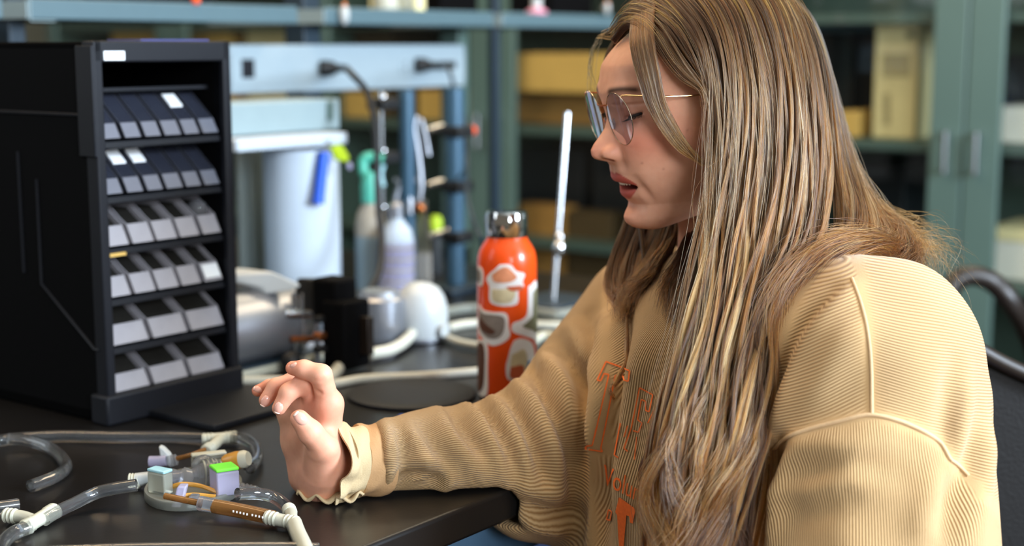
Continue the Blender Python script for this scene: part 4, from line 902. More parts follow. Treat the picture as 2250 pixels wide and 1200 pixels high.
# teeth
M['teeth'] = mat('teeth', '#e8e0d2', .25, var=.03); M['lash'] = mat('lash_dark', '#1d120c', .7); M['nail'] = mat('nail', '#dfa592', .25, coat=.4, var=.04)
tt = MB()
for i in range(8):
    a = (i-3.5)*.17; c_ = HW_(mo[0]-.0120+.0175*math.cos(a*1.1), .0175*math.sin(a*1.1)*1.1, zmouth+.0030); tt.ell(c_, .0017, .0030, .0046, hx, hy, hz_, 8, 8)
tt.build('teeth', M['teeth'], hd_)
# lashes: dark fringe following the lid line
ls = MB()
for s_ in (1, -1):
    for i in range(26):
        a = -1.05+2.2*i/25; p0 = Vector((EC[0]+.0127*math.cos(a*.95), s_*(EC[1]+.0127*math.sin(a*.95)), EC[2]-.0030-.0006*math.cos(a)+.0022*a))
        d_ = Vector((math.cos(a), s_*math.sin(a)*1.0, 0)); q1 = .75+.5*random.random(); p1 = p0+d_*.0042*q1+Vector((0, 0, -.0024)); p2 = p0+d_*.0070*q1+Vector((0, random.uniform(-.001, .001), -.0030))
        ls.tube([HM @ p0, HM @ p1, HM @ p2], .00045, 4, 2, rf=lambda t: 1-.7*t)
    ls.tube([HM @ Vector((EC[0]+.0129*math.cos(a), s_*(EC[1]+.0129*math.sin(a)), EC[2]-.0028-.0006*math.cos(a)+.0022*a)) for a in [(-1.05+2.2*i/10) for i in range(11)]], .0014, 6, 2)
ls.build('eyelashes', M['lash'], hd_)

# ------------------------------------------------------------------ eyeglasses (a thing of their own)
M['rim_metal'] = mat('rim_metal', '#b9a48c', .2, metal=1)
gl = empty('eyeglasses', HW_(.095, 0, zeye), 'thin gold-framed glasses with large round lenses worn by the woman', 'glasses')
lc = HMi @ P(1360, 263, 1.385)
GX = headpix(1362, 262, .034).x+.004; GZ = headpix(1362, 262, .034).z
def lens_pt(s_, a, rr=1, dx=0):
    yy = .0335+.0245*rr*math.cos(a); zz = .0245*rr*math.sin(a)*(1.02 if math.sin(a) > 0 else 1.0)
    xx = GX - .16*yy*.55 - .10*zz*(-1) - 2.2*(rr*.0245*math.cos(a))**2 + dx
    return HW_(xx, s_*yy, GZ+zz)
for s_ in (1, -1):
    n = 56; th = .0013; vs = []; fs = []
    for k in range(6):
        for i in range(n): vs.append(lens_pt(s_, 2*PI*i/n, (k+1)/6, 0))
    c0 = len(vs); vs.append(lens_pt(s_, 0, 0, 0))
    for i in range(n): fs.append((c0, i, (i+1) % n))
    for k in range(5):
        for i in range(n): fs.append((k*n+i, (k+1)*n+i, (k+1)*n+(i+1) % n, k*n+(i+1) % n))
    MB().add(vs, fs).build('lens', M['lens_glass'], gl)
    rim = MB(); rim.tube([lens_pt(s_, 2*PI*i/28, 1.01, 0) for i in range(29)], .00045, 8, 3); rim.build('rim', M['rim_metal'], gl)
    hng = lens_pt(s_, .98, 1.03); ear = headpix(1600, 207, s_*.080); e0 = Vector((ear.x, s_*.078, ear.z)); h0 = HMi @ hng
    MB().tube([hng, HW_(h0.x-.004, s_*(abs(h0.y)+.002), h0.z+.001), HM @ Vector(((h0.x*.7+ear.x*.3), s_*.070, h0.z*.7+ear.z*.3)), HM @ Vector(((h0.x*.35+ear.x*.65), s_*.076, h0.z*.35+ear.z*.65)), HM @ e0, HM @ (e0+Vector((-.02, 0, -.02)))], .00085, 8, 6).build('temple', M['gold'], gl)
    pa = HW_(GX-.006, s_*.0115, GZ-.006); MB().ell(pa, .0016, .0018, .0055, hx, hy, hz_, 12, 8).build('nose_pad', M['clear_tint'], gl)
    MB().tube([lens_pt(s_, PI-.35, 1.0), HW_(GX-.003, s_*.010, GZ-.001), pa], .0005, 6).build('pad_arm', M['gold'], gl)
MB().tube([lens_pt(1, PI-.55, 1.0), HW_(GX+.0015, .004, GZ+.0125), HW_(GX+.0015, -.004, GZ+.0125), lens_pt(-1, PI-.55, 1.0)], .0008, 8).build('bridge', M['copper'], gl)
# ------------------------------------------------------------------ sweatshirt
SW = {}
def pt(px, py, d): return np.array(P(px, py, d), f32)
g = Grid((-.32, 1.00, .28), (.62, 1.92, 1.10), .0047)
shN = pt(1900, 815, 1.29); elN = pt(1935, 1440, 1.22)            # near arm
shF = pt(1450, 745, 1.60); elF = pt(1180, 1000, 1.470); wrF = pt(812, 1012, 1.375)   # far arm
chest = pt(1690, 905, 1.455); belly = pt(1700, 1500, 1.47); neckp = pt(1590, 640, 1.46)
body = capsule(g, chest, belly, .178, .200)
body = smin(body, capsule(g, pt(1500, 735, 1.60), pt(1840, 790, 1.37), .085, .090), .06)     # shoulder yoke
body = smin(body, capsule(g, pt(1400, 900, 1.50), pt(1430, 1300, 1.48), .060, .085), .08)     # chest front
body = smin(body, capsule(g, pt(1640, 630, 1.47), pt(1720, 790, 1.47), .062, .10), .05)   # nape
nearA = capsule(g, shN, elN, .104, .104)
body = smin(body, nearA, .035)
armU = capsule(g, shF, elF, .100, .062); armL = capsule(g, elF, wrF, .069, .0335); sag = capsule(g, pt(1175, 1095, 1.44), pt(1250, 1110, 1.46), .036, .040)
# near forearm, folded into the lap below the frame
lapw = np.array((.06, 1.30, .615), f32)
body = smin(body, capsule(g, elN, lapw, .085, .045), .03)
arm = smin(smin(armU, armL, .03), sag, .035)
body = smin(body, arm, .02)
x, y, z = g.x, g.y, g.z
# keep the forearm off the bench inside it
inb = smax(-( (x*.6*0+ (G.x*x+G.y*y) ) - GB0 ), -( -(z-TZ-.002)), .004)
# folds: ridges along lines in space
def fold(F, a, b, amp, w, k=2.0):
    a = np.array(a, f32); b = np.array(b, f32); d = b-a; L2 = float(d@d); px_, py_, pz_ = x-a[0], y-a[1], z-a[2]
    t = np.clip((px_*d[0]+py_*d[1]+pz_*d[2])/L2, 0, 1); r2 = (px_-d[0]*t)**2+(py_-d[1]*t)**2+(pz_-d[2]*t)**2
    return F - amp*np.exp(-r2/w**2)*(1-.6*(2*t-1)**2)
# soft large-scale unevenness
body = body + .0025*np.sin(38*x+9*z+2.1*np.sin(22*y))*np.sin(31*z+17*y) + .0015*np.sin(70*x-31*y+3*np.sin(25*z))
# cut away where the bench is
gco = G.x*x+G.y*y; eco = E.x*x+E.y*y
bench_sdf = np.maximum(np.maximum((GB0-.004)-gco, z-(TZ+.003)), (TZ-.04)-z)
body = smax(body, -bench_sdf, .008)
# openings: neck and cuff
cd = (wrF-elF)/np.linalg.norm(wrF-elF); cuffp = wrF
cut = (x-cuffp[0])*cd[0]+(y-cuffp[1])*cd[1]+(z-cuffp[2])*cd[2]
body = smax(body, cut-.0, .006)
V, Q = surfnet(body.astype(f32), g); V = relax(V, Q, 2, .4)
bvh = BVHTree.FromPolygons([Vector(v) for v in V.tolist()], Q.tolist())
def vnorm(V, Q):
    fn = np.cross(V[Q[:, 2]]-V[Q[:, 0]], V[Q[:, 3]]-V[Q[:, 1]]); n = np.zeros_like(V)
    for k in range(4):
        for i in range(3): n[:, i] += np.bincount(Q[:, k], fn[:, i], len(V))
    n /= np.maximum(np.linalg.norm(n, axis=1, keepdims=True), 1e-12)
    h_, n_, i_, _ = bvh.ray_cast(C0, ray(1900, 800).normalized(), 6); return n
def hit(px, py, b_=None):
    r_ = ray(px, py).normalized(); h_ = (b_ or bvh).ray_cast(C0, r_, 6); return (h_[0], h_[1]) if h_[0] else (None, None)
# folds: pixel paths, amplitude (+ ridge, - valley), width
FOLDS = [
 ([(845, 925), (858, 960), (862, 1010), (858, 1070)], .0060, .0075), ([(868, 928), (882, 970), (886, 1020), (880, 1075)], -.0060, .007),
 ([(893, 935), (915, 970), (940, 1020), (948, 1050)], .0055, .008), ([(880, 1068), (905, 1052), (935, 1042), (962, 1052), (950, 1068), (915, 1072)], -.0110, .0085), ([(900, 1035), (930, 1022), (965, 1030), (985, 1055), (975, 1075)], .0070, .008),
 ([(925, 930), (960, 985), (1000, 1045)], -.0045, .009), ([(965, 900), (985, 950), (1030, 1010), (1070, 1050)], .0075, .010), ([(990, 890), (1020, 950), (1075, 1010)], -.0065, .009),
 ([(1020, 882), (1050, 920), (1085, 985), (1120, 1050)], .0110, .011), ([(1048, 882), (1075, 915), (1110, 980), (1140, 1050)], -.0120, .0085),
 ([(1075, 862), (1105, 905), (1140, 975), (1165, 1050)], .0110, .011), ([(1100, 852), (1135, 905), (1170, 975), (1195, 1050)], -.0130, .0085),
 ([(1130, 835), (1170, 890), (1205, 965), (1225, 1035)], .0120, .012), ([(1165, 810), (1200, 870), (1235, 940), (1262, 1010)], -.0130, .009),
 ([(1195, 775), (1230, 835), (1265, 900), (1290, 950)], .0110, .013), ([(1225, 745), (1255, 800), (1290, 860)], -.0090, .010), ([(1250, 715), (1285, 770), (1310, 830)], .0080, .013), ([(1290, 690), (1300, 760), (1295, 820)], -.0080, .010),
 ([(1150, 1100), (1200, 1125), (1260, 1135)], -.0080, .010), ([(1130, 1065), (1180, 1085), (1255, 1090)], .0070, .011), ([(1150, 1140), (1200, 1160), (1262, 1165)], .0060, .010),
 ([(1292, 820), (1280, 900), (1272, 1000), (1268, 1100), (1272, 1190)], -.0140, .011),
 ([(1320, 700), (1322, 800), (1312, 900), (1300, 1020), (1296, 1190)], .0080, .014), ([(1375, 690), (1362, 780), (1350, 860), (1336, 980), (1326, 1190)], -.0110, .012), ([(1420, 700), (1405, 800), (1385, 900), (1370, 1040), (1360, 1190)], .0080, .016),
 ([(1712, 985), (1690, 1020), (1676, 1080), (1668, 1190)], -.0230, .012), ([(1745, 985), (1712, 1040), (1700, 1110), (1692, 1190)], .0100, .014),
 ([(1740, 1000), (1800, 985), (1870, 990), (1940, 975)], .0050, .013), ([(1720, 1045), (1800, 1032), (1880, 1020), (1960, 1030)], -.0055, .013), ([(1715, 1085), (1790, 1075), (1860, 1050), (1930, 1062)], .0050, .014), ([(1710, 1130), (1780, 1120), (1850, 1095)], -.0040, .013),
 ([(1860, 640), (1800, 700), (1750, 780), (1715, 880), (1695, 970)], .0085, .013), ([(1830, 640), (1770, 710), (1725, 800), (1690, 920)], -.0085, .012), ([(1890, 700), (1840, 760), (1790, 850), (1740, 930)], .0040, .016),
 ([(2098, 800), (2085, 900), (2078, 1000)], -.0060, .012), ([(2125, 820), (2118, 920), (2105, 1010)], .0060, .013), ([(2150, 900), (2135, 1000), (2110, 1090), (2090, 1190)], -.0080, .011), ([(2172, 930), (2165, 1040), (2140, 1190)], .0060, .013), ([(2062, 1020), (2040, 1110), (2025, 1195)], .0045, .012), ([(2098, 1040), (2080, 1120), (2062, 1195)], -.0055, .012),
]
NV_ = vnorm(V, Q); Disp = np.zeros(len(V))
h0_, n0_ = hit(1900, 800); i0_ = np.argmin(((V-np.array(h0_))**2).sum(1))
if NV_[i0_]@(np.array(C0)-V[i0_]) < 0: NV_ = -NV_
for pth, amp, wd in FOLDS:
    pts_ = []
    for q in spline([Vector((a, b, 0)) for a, b in pth], 6):
        h_, n_ = hit(q.x, q.y)
        if h_: pts_.append(np.array(h_))
    if len(pts_) < 3: continue
    A_ = np.array(pts_); lo_b = A_.min(0)-.04; hi_b = A_.max(0)+.04; sel = np.where(((V > lo_b) & (V < hi_b)).all(1))[0]
    best = np.full(len(sel), 9.); tp = np.zeros(len(sel))
    for k in range(len(A_)-1):
        d = A_[k+1]-A_[k]; L2 = max(d@d, 1e-10); t_ = np.clip(((V[sel]-A_[k])@d)/L2, 0, 1); r2 = ((V[sel]-A_[k]-t_[:, None]*d)**2).sum(1)
        m_ = r2 < best; best[m_] = r2[m_]; tp[m_] = (k+t_[m_])/(len(A_)-1)
    Disp[sel] += 1.3*amp*np.exp(-best/wd**2)*np.clip(1.15*np.sin(np.pi*(.12+.76*tp)), 0, 1)
V = V+NV_*Disp[:, None]; V = relax(V, Q, 1, .25)
print('sweater verts', len(V))
# rib coordinate per vertex
def seginfo(V, a, b):
    d = b-a; L = np.linalg.norm(d); u = d/L; t = ((V-a)@u); rad = V-a-np.outer(t, u); r = np.linalg.norm(rad, axis=1); return t, L, u, rad, r
def angcoord(V, a, b, ref, R_):
    t, L, u, rad, r = seginfo(V, a, b); ref = ref-u*(ref@u); ref /= np.linalg.norm(ref); bi = np.cross(u, ref)
    return np.arctan2(rad@bi, rad@ref)*R_
rib = np.zeros(len(V)); reg = np.zeros(len(V), int)
pxv = np.array([1125+FPX*((v[0])/((v[1])*FW.y+(v[2]-CZ)*FW.z)) for v in V]); dv = V[:, 1]*FW.y+(V[:, 2]-CZ)*FW.z
pyv = 600-FPX*((V[:, 1]*UP.y+(V[:, 2]-CZ)*UP.z)/dv)
back = np.array([-.3, -1.0, 0.])   # away from camera
tN, LN, uN, radN, rN = seginfo(V, shN, elN); dN = rN-.107
tL, LL, uL, radL, rL = seginfo(V, elF, wrF); tU, LU, uU, radU, rU = seginfo(V, shF, elF)
# torso: ribs run up and down -> coordinate around the vertical axis
ctr = np.array([belly[0], belly[1]]); ang = np.arctan2(V[:, 1]-ctr[1], V[:, 0]-ctr[0])
ang = np.mod(ang-PI/2, 2*PI); rib[:] = ang*.205; reg[:] = 0
# shoulder/back panel: ribs run around the upper body -> coordinate along height (drooping)
seamline = np.interp(pxv, [1600, 1700, 1760, 1850, 1915, 1990, 2060, 2090, 2130, 2220], [1130, 985, 950, 925, 912, 930, 968, 1012, 1050, 1150])
pan = (pxv > 1690+0*pyv) & (pyv < seamline) & (dv < 1.45)
front_lim = np.interp(pyv, [500, 640, 800, 900, 1000], [1850, 1760, 1700, 1690, 1695]); pan &= pxv > front_lim
tq = V@np.array([-.10, -.12, .985]); rib[pan] = tq[pan]+ .25*(V[pan]@np.array([.9, -.1, 0]))*(pxv[pan] < 1905)*0; reg[pan] = 1
rib[pan] = (V[pan]@np.array([.22, .10, .97]))
fr = pan & (pxv < np.interp(pyv, [500, 700, 800, 920], [1870, 1905, 1915, 1916])); rib[fr] = (V[fr]@np.array([-.42, .05, .90])); reg[fr] = 2
slv = (pxv > 1655) & (pyv >= seamline) & (dv < 1.42); rib[slv] = angcoord(V, shN, elN, back, .108)[slv]; reg[slv] = 3
farm = (np.minimum(rL-.05, rU-.08) < .03) & (pxv < 1300) ; lo_ = farm & (tL > -.015) & (tU > LU-.06) | (pxv < 900); up_ = farm & ~lo_
up2 = (pxv < 1335) & (rU < .125) & (tU < LU) & ~lo_
rib[up2] = angcoord(V, shF, elF, back, .100)[up2]; reg[up2] = 4
rib[lo_] = angcoord(V, elF, wrF, np.array([.1, -1., .2]), .058)[lo_]; reg[lo_] = 5
# mildly bend the ribs with the folds
rib += .0012*np.sin(V[:, 0]*60+V[:, 2]*35)
qr = reg[Q]; mixed = (qr != qr[:, :1]).any(1); amp_ = np.ones(len(V)); amp_[Q[mixed].ravel()] = 0
Vd = np.ones(len(V)); Vd[Q[mixed].ravel()] = -.15
e_ = np.concatenate([Q[:, [0, 1]], Q[:, [1, 2]], Q[:, [2, 3]], Q[:, [3, 0]]])
for _ in range(2):
    s_ = np.bincount(e_[:, 0], Vd[e_[:, 1]], len(V))+np.bincount(e_[:, 1], Vd[e_[:, 0]], len(V)); c_ = np.bincount(e_[:, 0], minlength=len(V))+np.bincount(e_[:, 1], minlength=len(V)); Vd = .5*Vd+.5*s_/np.maximum(c_, 1)
amp_ = np.minimum(amp_, np.clip(Vd, 0, 1))
def clothmat():
    m, nt, b = newmat('tan_ribbed_fabric'); at = N(nt, 'ShaderNodeAttribute', attribute_name='rib'); tc = N(nt, 'ShaderNodeTexCoord')
    mu = N(nt, 'ShaderNodeMath', operation='MULTIPLY'); mu.inputs[1].default_value = 2*PI/.0024; nt.links.new(at.outputs['Fac'], mu.inputs[0])
    sn = N(nt, 'ShaderNodeMath', operation='SINE'); nt.links.new(mu.outputs[0], sn.inputs[0])
    am = N(nt, 'ShaderNodeAttribute', attribute_name='ribamp'); sa = N(nt, 'ShaderNodeMath', operation='MULTIPLY'); nt.links.new(sn.outputs[0], sa.inputs[0]); nt.links.new(am.outputs['Fac'], sa.inputs[1])
    h = N(nt, 'ShaderNodeMath', operation='MULTIPLY_ADD'); h.inputs[1].default_value = .5; h.inputs[2].default_value = .5; nt.links.new(sa.outputs[0], h.inputs[0])
    pwn = N(nt, 'ShaderNodeMath', operation='POWER'); pwn.inputs[1].default_value = .7; nt.links.new(h.outputs[0], pwn.inputs[0])
    nz = N(nt, 'ShaderNodeTexNoise', Scale=18.0, Detail=5.0); nt.links.new(tc.outputs['Object'], nz.inputs['Vector'])
    fz = N(nt, 'ShaderNodeTexNoise', Scale=1400.0, Detail=2.0); nt.links.new(tc.outputs['Object'], fz.inputs['Vector'])
    c1 = N(nt, 'ShaderNodeMixRGB'); c1.inputs[1].default_value = hexc('#936d42')+(1,); c1.inputs[2].default_value = hexc('#c8a678')+(1,); nt.links.new(pwn.outputs[0], c1.inputs[0])
    c2 = N(nt, 'ShaderNodeMixRGB', blend_type='MULTIPLY'); r2 = N(nt, 'ShaderNodeMapRange'); r2.inputs['To Min'].default_value = .86; r2.inputs['To Max'].default_value = 1.1; nt.links.new(nz.outputs['Fac'], r2.inputs['Value'])
    c2.inputs[0].default_value = 1; nt.links.new(c1.outputs[0], c2.inputs[1]); nt.links.new(r2.outputs[0], c2.inputs[2])
    nt.links.new(c2.outputs[0], b.inputs['Base Color']); b.inputs['Roughness'].default_value = .9; b.inputs['Sheen Weight'].default_value = .2; b.inputs['Sheen Roughness'].default_value = .5; b.inputs['Specular IOR Level'].default_value = .15
    ad = N(nt, 'ShaderNodeMath', operation='MULTIPLY_ADD'); ad.inputs[1].default_value = .35; nt.links.new(fz.outputs['Fac'], ad.inputs[0]); nt.links.new(pwn.outputs[0], ad.inputs[2])
    bp = N(nt, 'ShaderNodeBump', Strength=1.0, Distance=.0009); nt.links.new(ad.outputs[0], bp.inputs['Height']); nt.links.new(bp.outputs[0], b.inputs['Normal'])
    return m
M['cloth'] = clothmat()
sw = mesh_np('sweatshirt', V.astype(f32), Q, M['cloth'], woman); setattr_f(sw, 'rib', rib); setattr_f(sw, 'ribamp', amp_); tag(sw, 'tan ribbed sweatshirt with orange print')
bvh = BVHTree.FromPolygons([Vector(v) for v in V.tolist()], Q.tolist())
M['seam'] = mat('seam_thread', '#c9a880', .9, var=.15, scale=300)
def seam(pts, r_=.0022, name='seam'):
    out = []
    for p in spline([Vector((a, b, 0)) for a, b in pts], 14):
        h_, n_ = hit(p.x, p.y)
        if h_: out.append(h_+(n_ if n_.dot(ray(p.x, p.y)) < 0 else -n_)*.0003)
    if len(out) > 3:
        for _ in range(3): out = [out[0]]+[(out[i-1]+out[i]*2+out[i+1])/4 for i in range(1, len(out)-1)]+[out[-1]]
        MB().tube(out, r_, 8, 1).build(name, M['seam'], sw)
seam([(1872, 612), (1890, 660), (1905, 720), (1914, 800), (1916, 912)], .0014); seam([(1690, 1000), (1720, 968), (1760, 948), (1850, 924), (1915, 912), (1990, 930), (2060, 968), (2088, 1010)], .0018); seam([(2088, 1010), (2105, 1022), (2128, 1046)], .0015)
# ------------------------------------------------------------------ orange print on the chest
M['print'] = mat('orange_print', '#f26a24', .8, var=.25, scale=400)
def warp_mesh(name, verts, faces, mapf, m, parent, lift=.0012):
    vs = []; ok = []
    for v in verts:
        a, b_ = mapf(v); h_, n_ = hit(a, b_)
        if h_ is None: vs.append(Vector((0, 0, 0))); ok.append(False)
        else:
            if n_.dot(ray(a, b_)) > 0: n_ = -n_
            vs.append(h_+n_*lift); ok.append(True)
    fs = [f for f in faces if all(ok[i] for i in f)]
    if not fs: return None
    return MB().add(vs, fs).build(name, m, parent, smooth=True)
def strokes(polys, w_):
    """polylines -> thin quads strips, finely cut (2d)"""
    vs = []; fs = []
    for pl in polys:
        for (x0, y0), (x1, y1) in zip(pl[:-1], pl[1:]):
            L = math.hypot(x1-x0, y1-y0); n = max(1, int(L/7)); nx_, ny_ = -(y1-y0)/L*w_/2, (x1-x0)/L*w_/2; b0_ = len(vs)
            for i in range(n+1):
                t_ = i/n; cx, cy = x0+(x1-x0)*t_, y0+(y1-y0)*t_; vs += [(cx+nx_, cy+ny_), (cx-nx_, cy-ny_)]
            fs += [(b0_+2*i, b0_+2*i+1, b0_+2*i+3, b0_+2*i+2) for i in range(n)]
    return vs, fs
def text2d(s_, size=1, bold=0):
    cu = bpy.data.curves.new('t', 'FONT'); cu.body = s_; cu.size = size; cu.offset = bold; o_ = bpy.data.objects.new('t', cu); COL.objects.link(o_); bpy.context.view_layer.update()
    me = bpy.data.meshes.new_from_object(o_.evaluated_get(bpy.context.evaluated_depsgraph_get())); bm = bmesh.new(); bm.from_mesh(me); bmesh.ops.triangulate(bm, faces=bm.faces)
    bmesh.ops.subdivide_edges(bm, edges=[e for e in bm.edges if e.calc_length() > size*.12], cuts=2, use_grid_fill=False); bmesh.ops.triangulate(bm, faces=bm.faces)
    vs = [tuple(v.co[:2]) for v in bm.verts]; fs = [tuple(v.index for v in f.verts) for f in bm.faces]; bm.free(); bpy.data.objects.remove(o_); bpy.data.meshes.remove(me); return vs, fs
# big outlined serif letters
Tl = [[(1332, 796), (1385, 815), (1382, 838), (1374, 836), (1368, 826), (1352, 826), (1320, 985), (1324, 992), (1288, 986), (1290, 980), (1302, 978), (1338, 824), (1328, 822), (1320, 838), (1313, 836), (1332, 796)]]
vs, fs = strokes(Tl, 3.2); warp_mesh('printed_letter', vs, fs, lambda v: v, M['print'], sw)
El = [[(1406, 852), (1436, 868), (1428, 905), (1420, 902), (1420, 882), (1410, 878), (1402, 922), (1412, 930), (1404, 950), (1392, 946)], [(1406, 852), (1388, 940), (1372, 985), (1380, 992)]]
vs, fs = strokes(El, 3); warp_mesh('printed_letter', vs, fs, lambda v: v, M['print'], sw)
Nl = [[(1452, 888), (1470, 900), (1462, 935), (1455, 975), (1468, 990)], [(1448, 890), (1438, 985), (1450, 995)], [(1365, 930), (1352, 1000), (1360, 1006)], [(1380, 935), (1372, 960)], [(1400, 960), (1395, 1010)], [(1425, 930), (1440, 900), (1452, 905)]]
vs, fs = strokes(Nl, 2.6); warp_mesh('printed_letter', vs, fs, lambda v: v, M['print'], sw)
# 'Volunteers' script: origin moves down to the right
vs, fs = text2d('Volunteers', 1, .0); W0 = max(v[0] for v in vs)
def mv(v): t_ = max(0, v[0]/W0); return (1322+145*t_**.9+v[1]*8, 1062+78*t_-v[1]*(62-10*t_))
warp_mesh('printed_word', vs, fs, mv, M['print'], sw)
Tf = [(1362, 1092), (1398, 1118), (1392, 1150), (1386, 1148), (1384, 1134), (1378, 1132), (1372, 1200), (1362, 1200), (1368, 1128), (1362, 1124), (1358, 1132), (1354, 1124)]
m2 = bmesh.new(); bvs = [m2.verts.new((a, b_, 0)) for a, b_ in Tf]; m2.faces.new(bvs); bmesh.ops.triangulate(m2, faces=m2.faces); bmesh.ops.subdivide_edges(m2, edges=m2.edges[:], cuts=2, use_grid_fill=True); bmesh.ops.triangulate(m2, faces=m2.faces)
m2.verts.index_update(); warp_mesh('printed_letter', [tuple(v.co[:2]) for v in m2.verts], [tuple(v.index for v in f.verts) for f in m2.faces], lambda v: v, M['print'], sw); m2.free()
vs, fs = strokes([[(1338, 1120), (1334, 1142), (1343, 1144), (1346, 1124), (1338, 1120)]], 2.5); warp_mesh('printed_letter', vs, fs, lambda v: v, M['print'], sw)
# ------------------------------------------------------------------ trousers (lap under the bench)
tg_ = Grid((-.35, 1.1, .0), (.65, 1.9, .60), .009)
hipc = (.38, 1.50, .50); leg = smin(capsule(tg_, hipc, (-.06, 1.38, .50), .105, .075), capsule(tg_, (.36, 1.66, .50), (-.05, 1.62, .50), .105, .075), .03)
leg = smin(leg, smin(capsule(tg_, (-.06, 1.38, .50), (-.02, 1.40, .06), .070, .048), capsule(tg_, (-.05, 1.62, .50), (-.02, 1.62, .06), .070, .048), .01), .04)
Vt, Qt = surfnet(leg.astype(f32), tg_); Vt = relax(Vt, Qt, 2); mesh_np('trousers', Vt, Qt, M['denim'], woman)
shoe = MB()
for yy in (1.40, 1.62): MB().ell(Vector((-.05, yy, .035)), .13, .045, .035).build('shoe', M['white_plastic'], woman)

# ------------------------------------------------------------------ hand
hg = Grid((-.28, 1.20, .70), (-.10, 1.52, .99), .00125)
def hp(px, py, d): return np.array(P(px, py, d), f32)
def chain(F, pts, rad, k=.004):
    c = None
    for i in range(len(pts)-1):
        s_ = capsule(hg, pts[i], pts[i+1], rad[i], rad[i+1]); c = s_ if c is None else smin(c, s_, .0035)
    return c
wr = hp(712, 1050, 1.370)
idx_ = [hp(722, 888, 1.338), hp(706, 824, 1.322), hp(668, 812, 1.326), hp(643, 809, 1.330)]
mid_ = [hp(694, 878, 1.352), hp(668, 843, 1.336), hp(634, 862, 1.332), hp(613, 897, 1.332)]
rng_ = [hp(664, 886, 1.366), hp(646, 838, 1.358), hp(606, 850, 1.352), hp(583, 880, 1.350)]
pnk_ = [hp(638, 905, 1.380), hp(622, 862, 1.378), hp(592, 850, 1.374), hp(566, 859, 1.370)]
thb_ = [hp(722, 1020, 1.345), hp(712, 985, 1.325), hp(682, 950, 1.312), hp(658, 921, 1.306)]
pal = None
for a, b_, ra, rb in ((wr, idx_[0], .0185, .0125), (wr, mid_[0], .0190, .0130), (hp(690, 1052, 1.38), rng_[0], .0185, .0125), (hp(672, 1045, 1.39), pnk_[0], .0165, .0115), (idx_[0], pnk_[0], .0115, .0105), (hp(700, 960, 1.352), hp(655, 970, 1.378), .0155, .0150)):
    c = capsule(hg, a, b_, ra, rb); pal = c if pal is None else smin(pal, c, .010)
pal = smin(pal, capsule(hg, hp(716, 1030, 1.352), hp(706, 985, 1.330), .0215, .0150), .012)   # thenar mound
pal = smin(pal, capsule(hg, wr, hp(840, 1015, 1.380), .0225, .0225), .012)                      # wrist to forearm
hand = pal
for ch_, rr, k in ((idx_, (.0108, .0096, .0085, .0066), .006), (mid_, (.0106, .0094, .0082, .0066), .005), (rng_, (.0100, .0088, .0078, .0062), .005), (pnk_, (.0092, .0078, .0068, .0056), .004), (thb_, (.0150, .0125, .0110, .0086), .007)):
    hand = smin(hand, chain(hg, ch_, rr), k*.6)
# creases
def crease(F, a, b_, amp, w_):
    a = np.array(a, f32); b_ = np.array(b_, f32); d = b_-a; L2 = float(d@d); X1, Y1, Z1 = hg.x-a[0], hg.y-a[1], hg.z-a[2]
    t = np.clip((X1*d[0]+Y1*d[1]+Z1*d[2])/L2, 0, 1); return F+amp*np.exp(-((X1-d[0]*t)**2+(Y1-d[1]*t)**2+(Z1-d[2]*t)**2)/w_**2)
for a, b_, amp, w_ in (((688, 862, 1.318), (730, 860, 1.328), .0020, .0022), ((696, 930, 1.325), (736, 955, 1.325), .0020, .0025), ((690, 842, 1.312), (712, 836, 1.312), .0012, .002), ((650, 1010, 1.345), (668, 960, 1.348), .0025, .006)):
    hand = crease(hand, P(*a), P(*b_), amp, w_)
Vh, Qh = surfnet(hand.astype(f32), hg); Vh = relax(Vh, Qh, 2, .4); print('hand', len(Vh))
ht = np.tile(np.array(hexc('#dfa185')), (len(Vh), 1))
for c_, s_, col, k in ((idx_[3], .012, '#d96a4a', .5), (mid_[3], .010, '#d97a5e', .4), (rng_[3], .010, '#d97a5e', .4), (pnk_[3], .011, '#d5603f', .6), (thb_[3], .011, '#d97a5e', .3), (idx_[0], .016, '#d07a64', .35), (hp(690, 880, 1.34), .012, '#cf7a66', .35)):
    d2_ = ((Vh-c_)**2).sum(1); k_ = np.exp(-d2_/s_**2)[:, None]*k; ht = ht*(1-k_)+np.array(hexc(col))*k_
ho = mesh_np('hand', Vh, Qh, M['skin'], woman); setattr_c(ho, 'tone', ht)
bvh_hand = BVHTree.FromPolygons([Vector(v) for v in Vh.tolist()], Qh.tolist())
M['nail_tip'] = mat('nail_tip', '#e6c4b4', .3)
# resting hand in the lap
h2g = Grid((-.10, 1.20, .53), (.12, 1.42, .68), .0022); g_keep = hg; hg = h2g
def w3(*a): return np.array(a, f32)
pw_ = w3(.075, 1.302, .618); h2 = capsule(h2g, pw_, w3(.01, 1.318, .600), .022, .020)
h2 = smin(h2, capsule(h2g, pw_, w3(.005, 1.345, .598), .022, .019), .015)
for dy, L_, r0 in ((.0, .066, .0092), (.018, .072, .0096), (.036, .068, .0092), (.053, .054, .0082)):
    a_ = w3(.008, 1.300+dy*1.15, .602); h2 = smin(h2, chain(h2g, [a_, a_+w3(-L_*.5, .002, .006), a_+w3(-L_*.85, .004, -.006), a_+w3(-L_*1.0, .005, -.020)], (r0+.001, r0, r0-.001, r0-.0025)), .003)
h2 = smin(h2, chain(h2g, [w3(.05, 1.285, .615), w3(.02, 1.268, .606), w3(-.008, 1.262, .598), w3(-.026, 1.266, .594)], (.013, .0115, .010, .008)), .005)
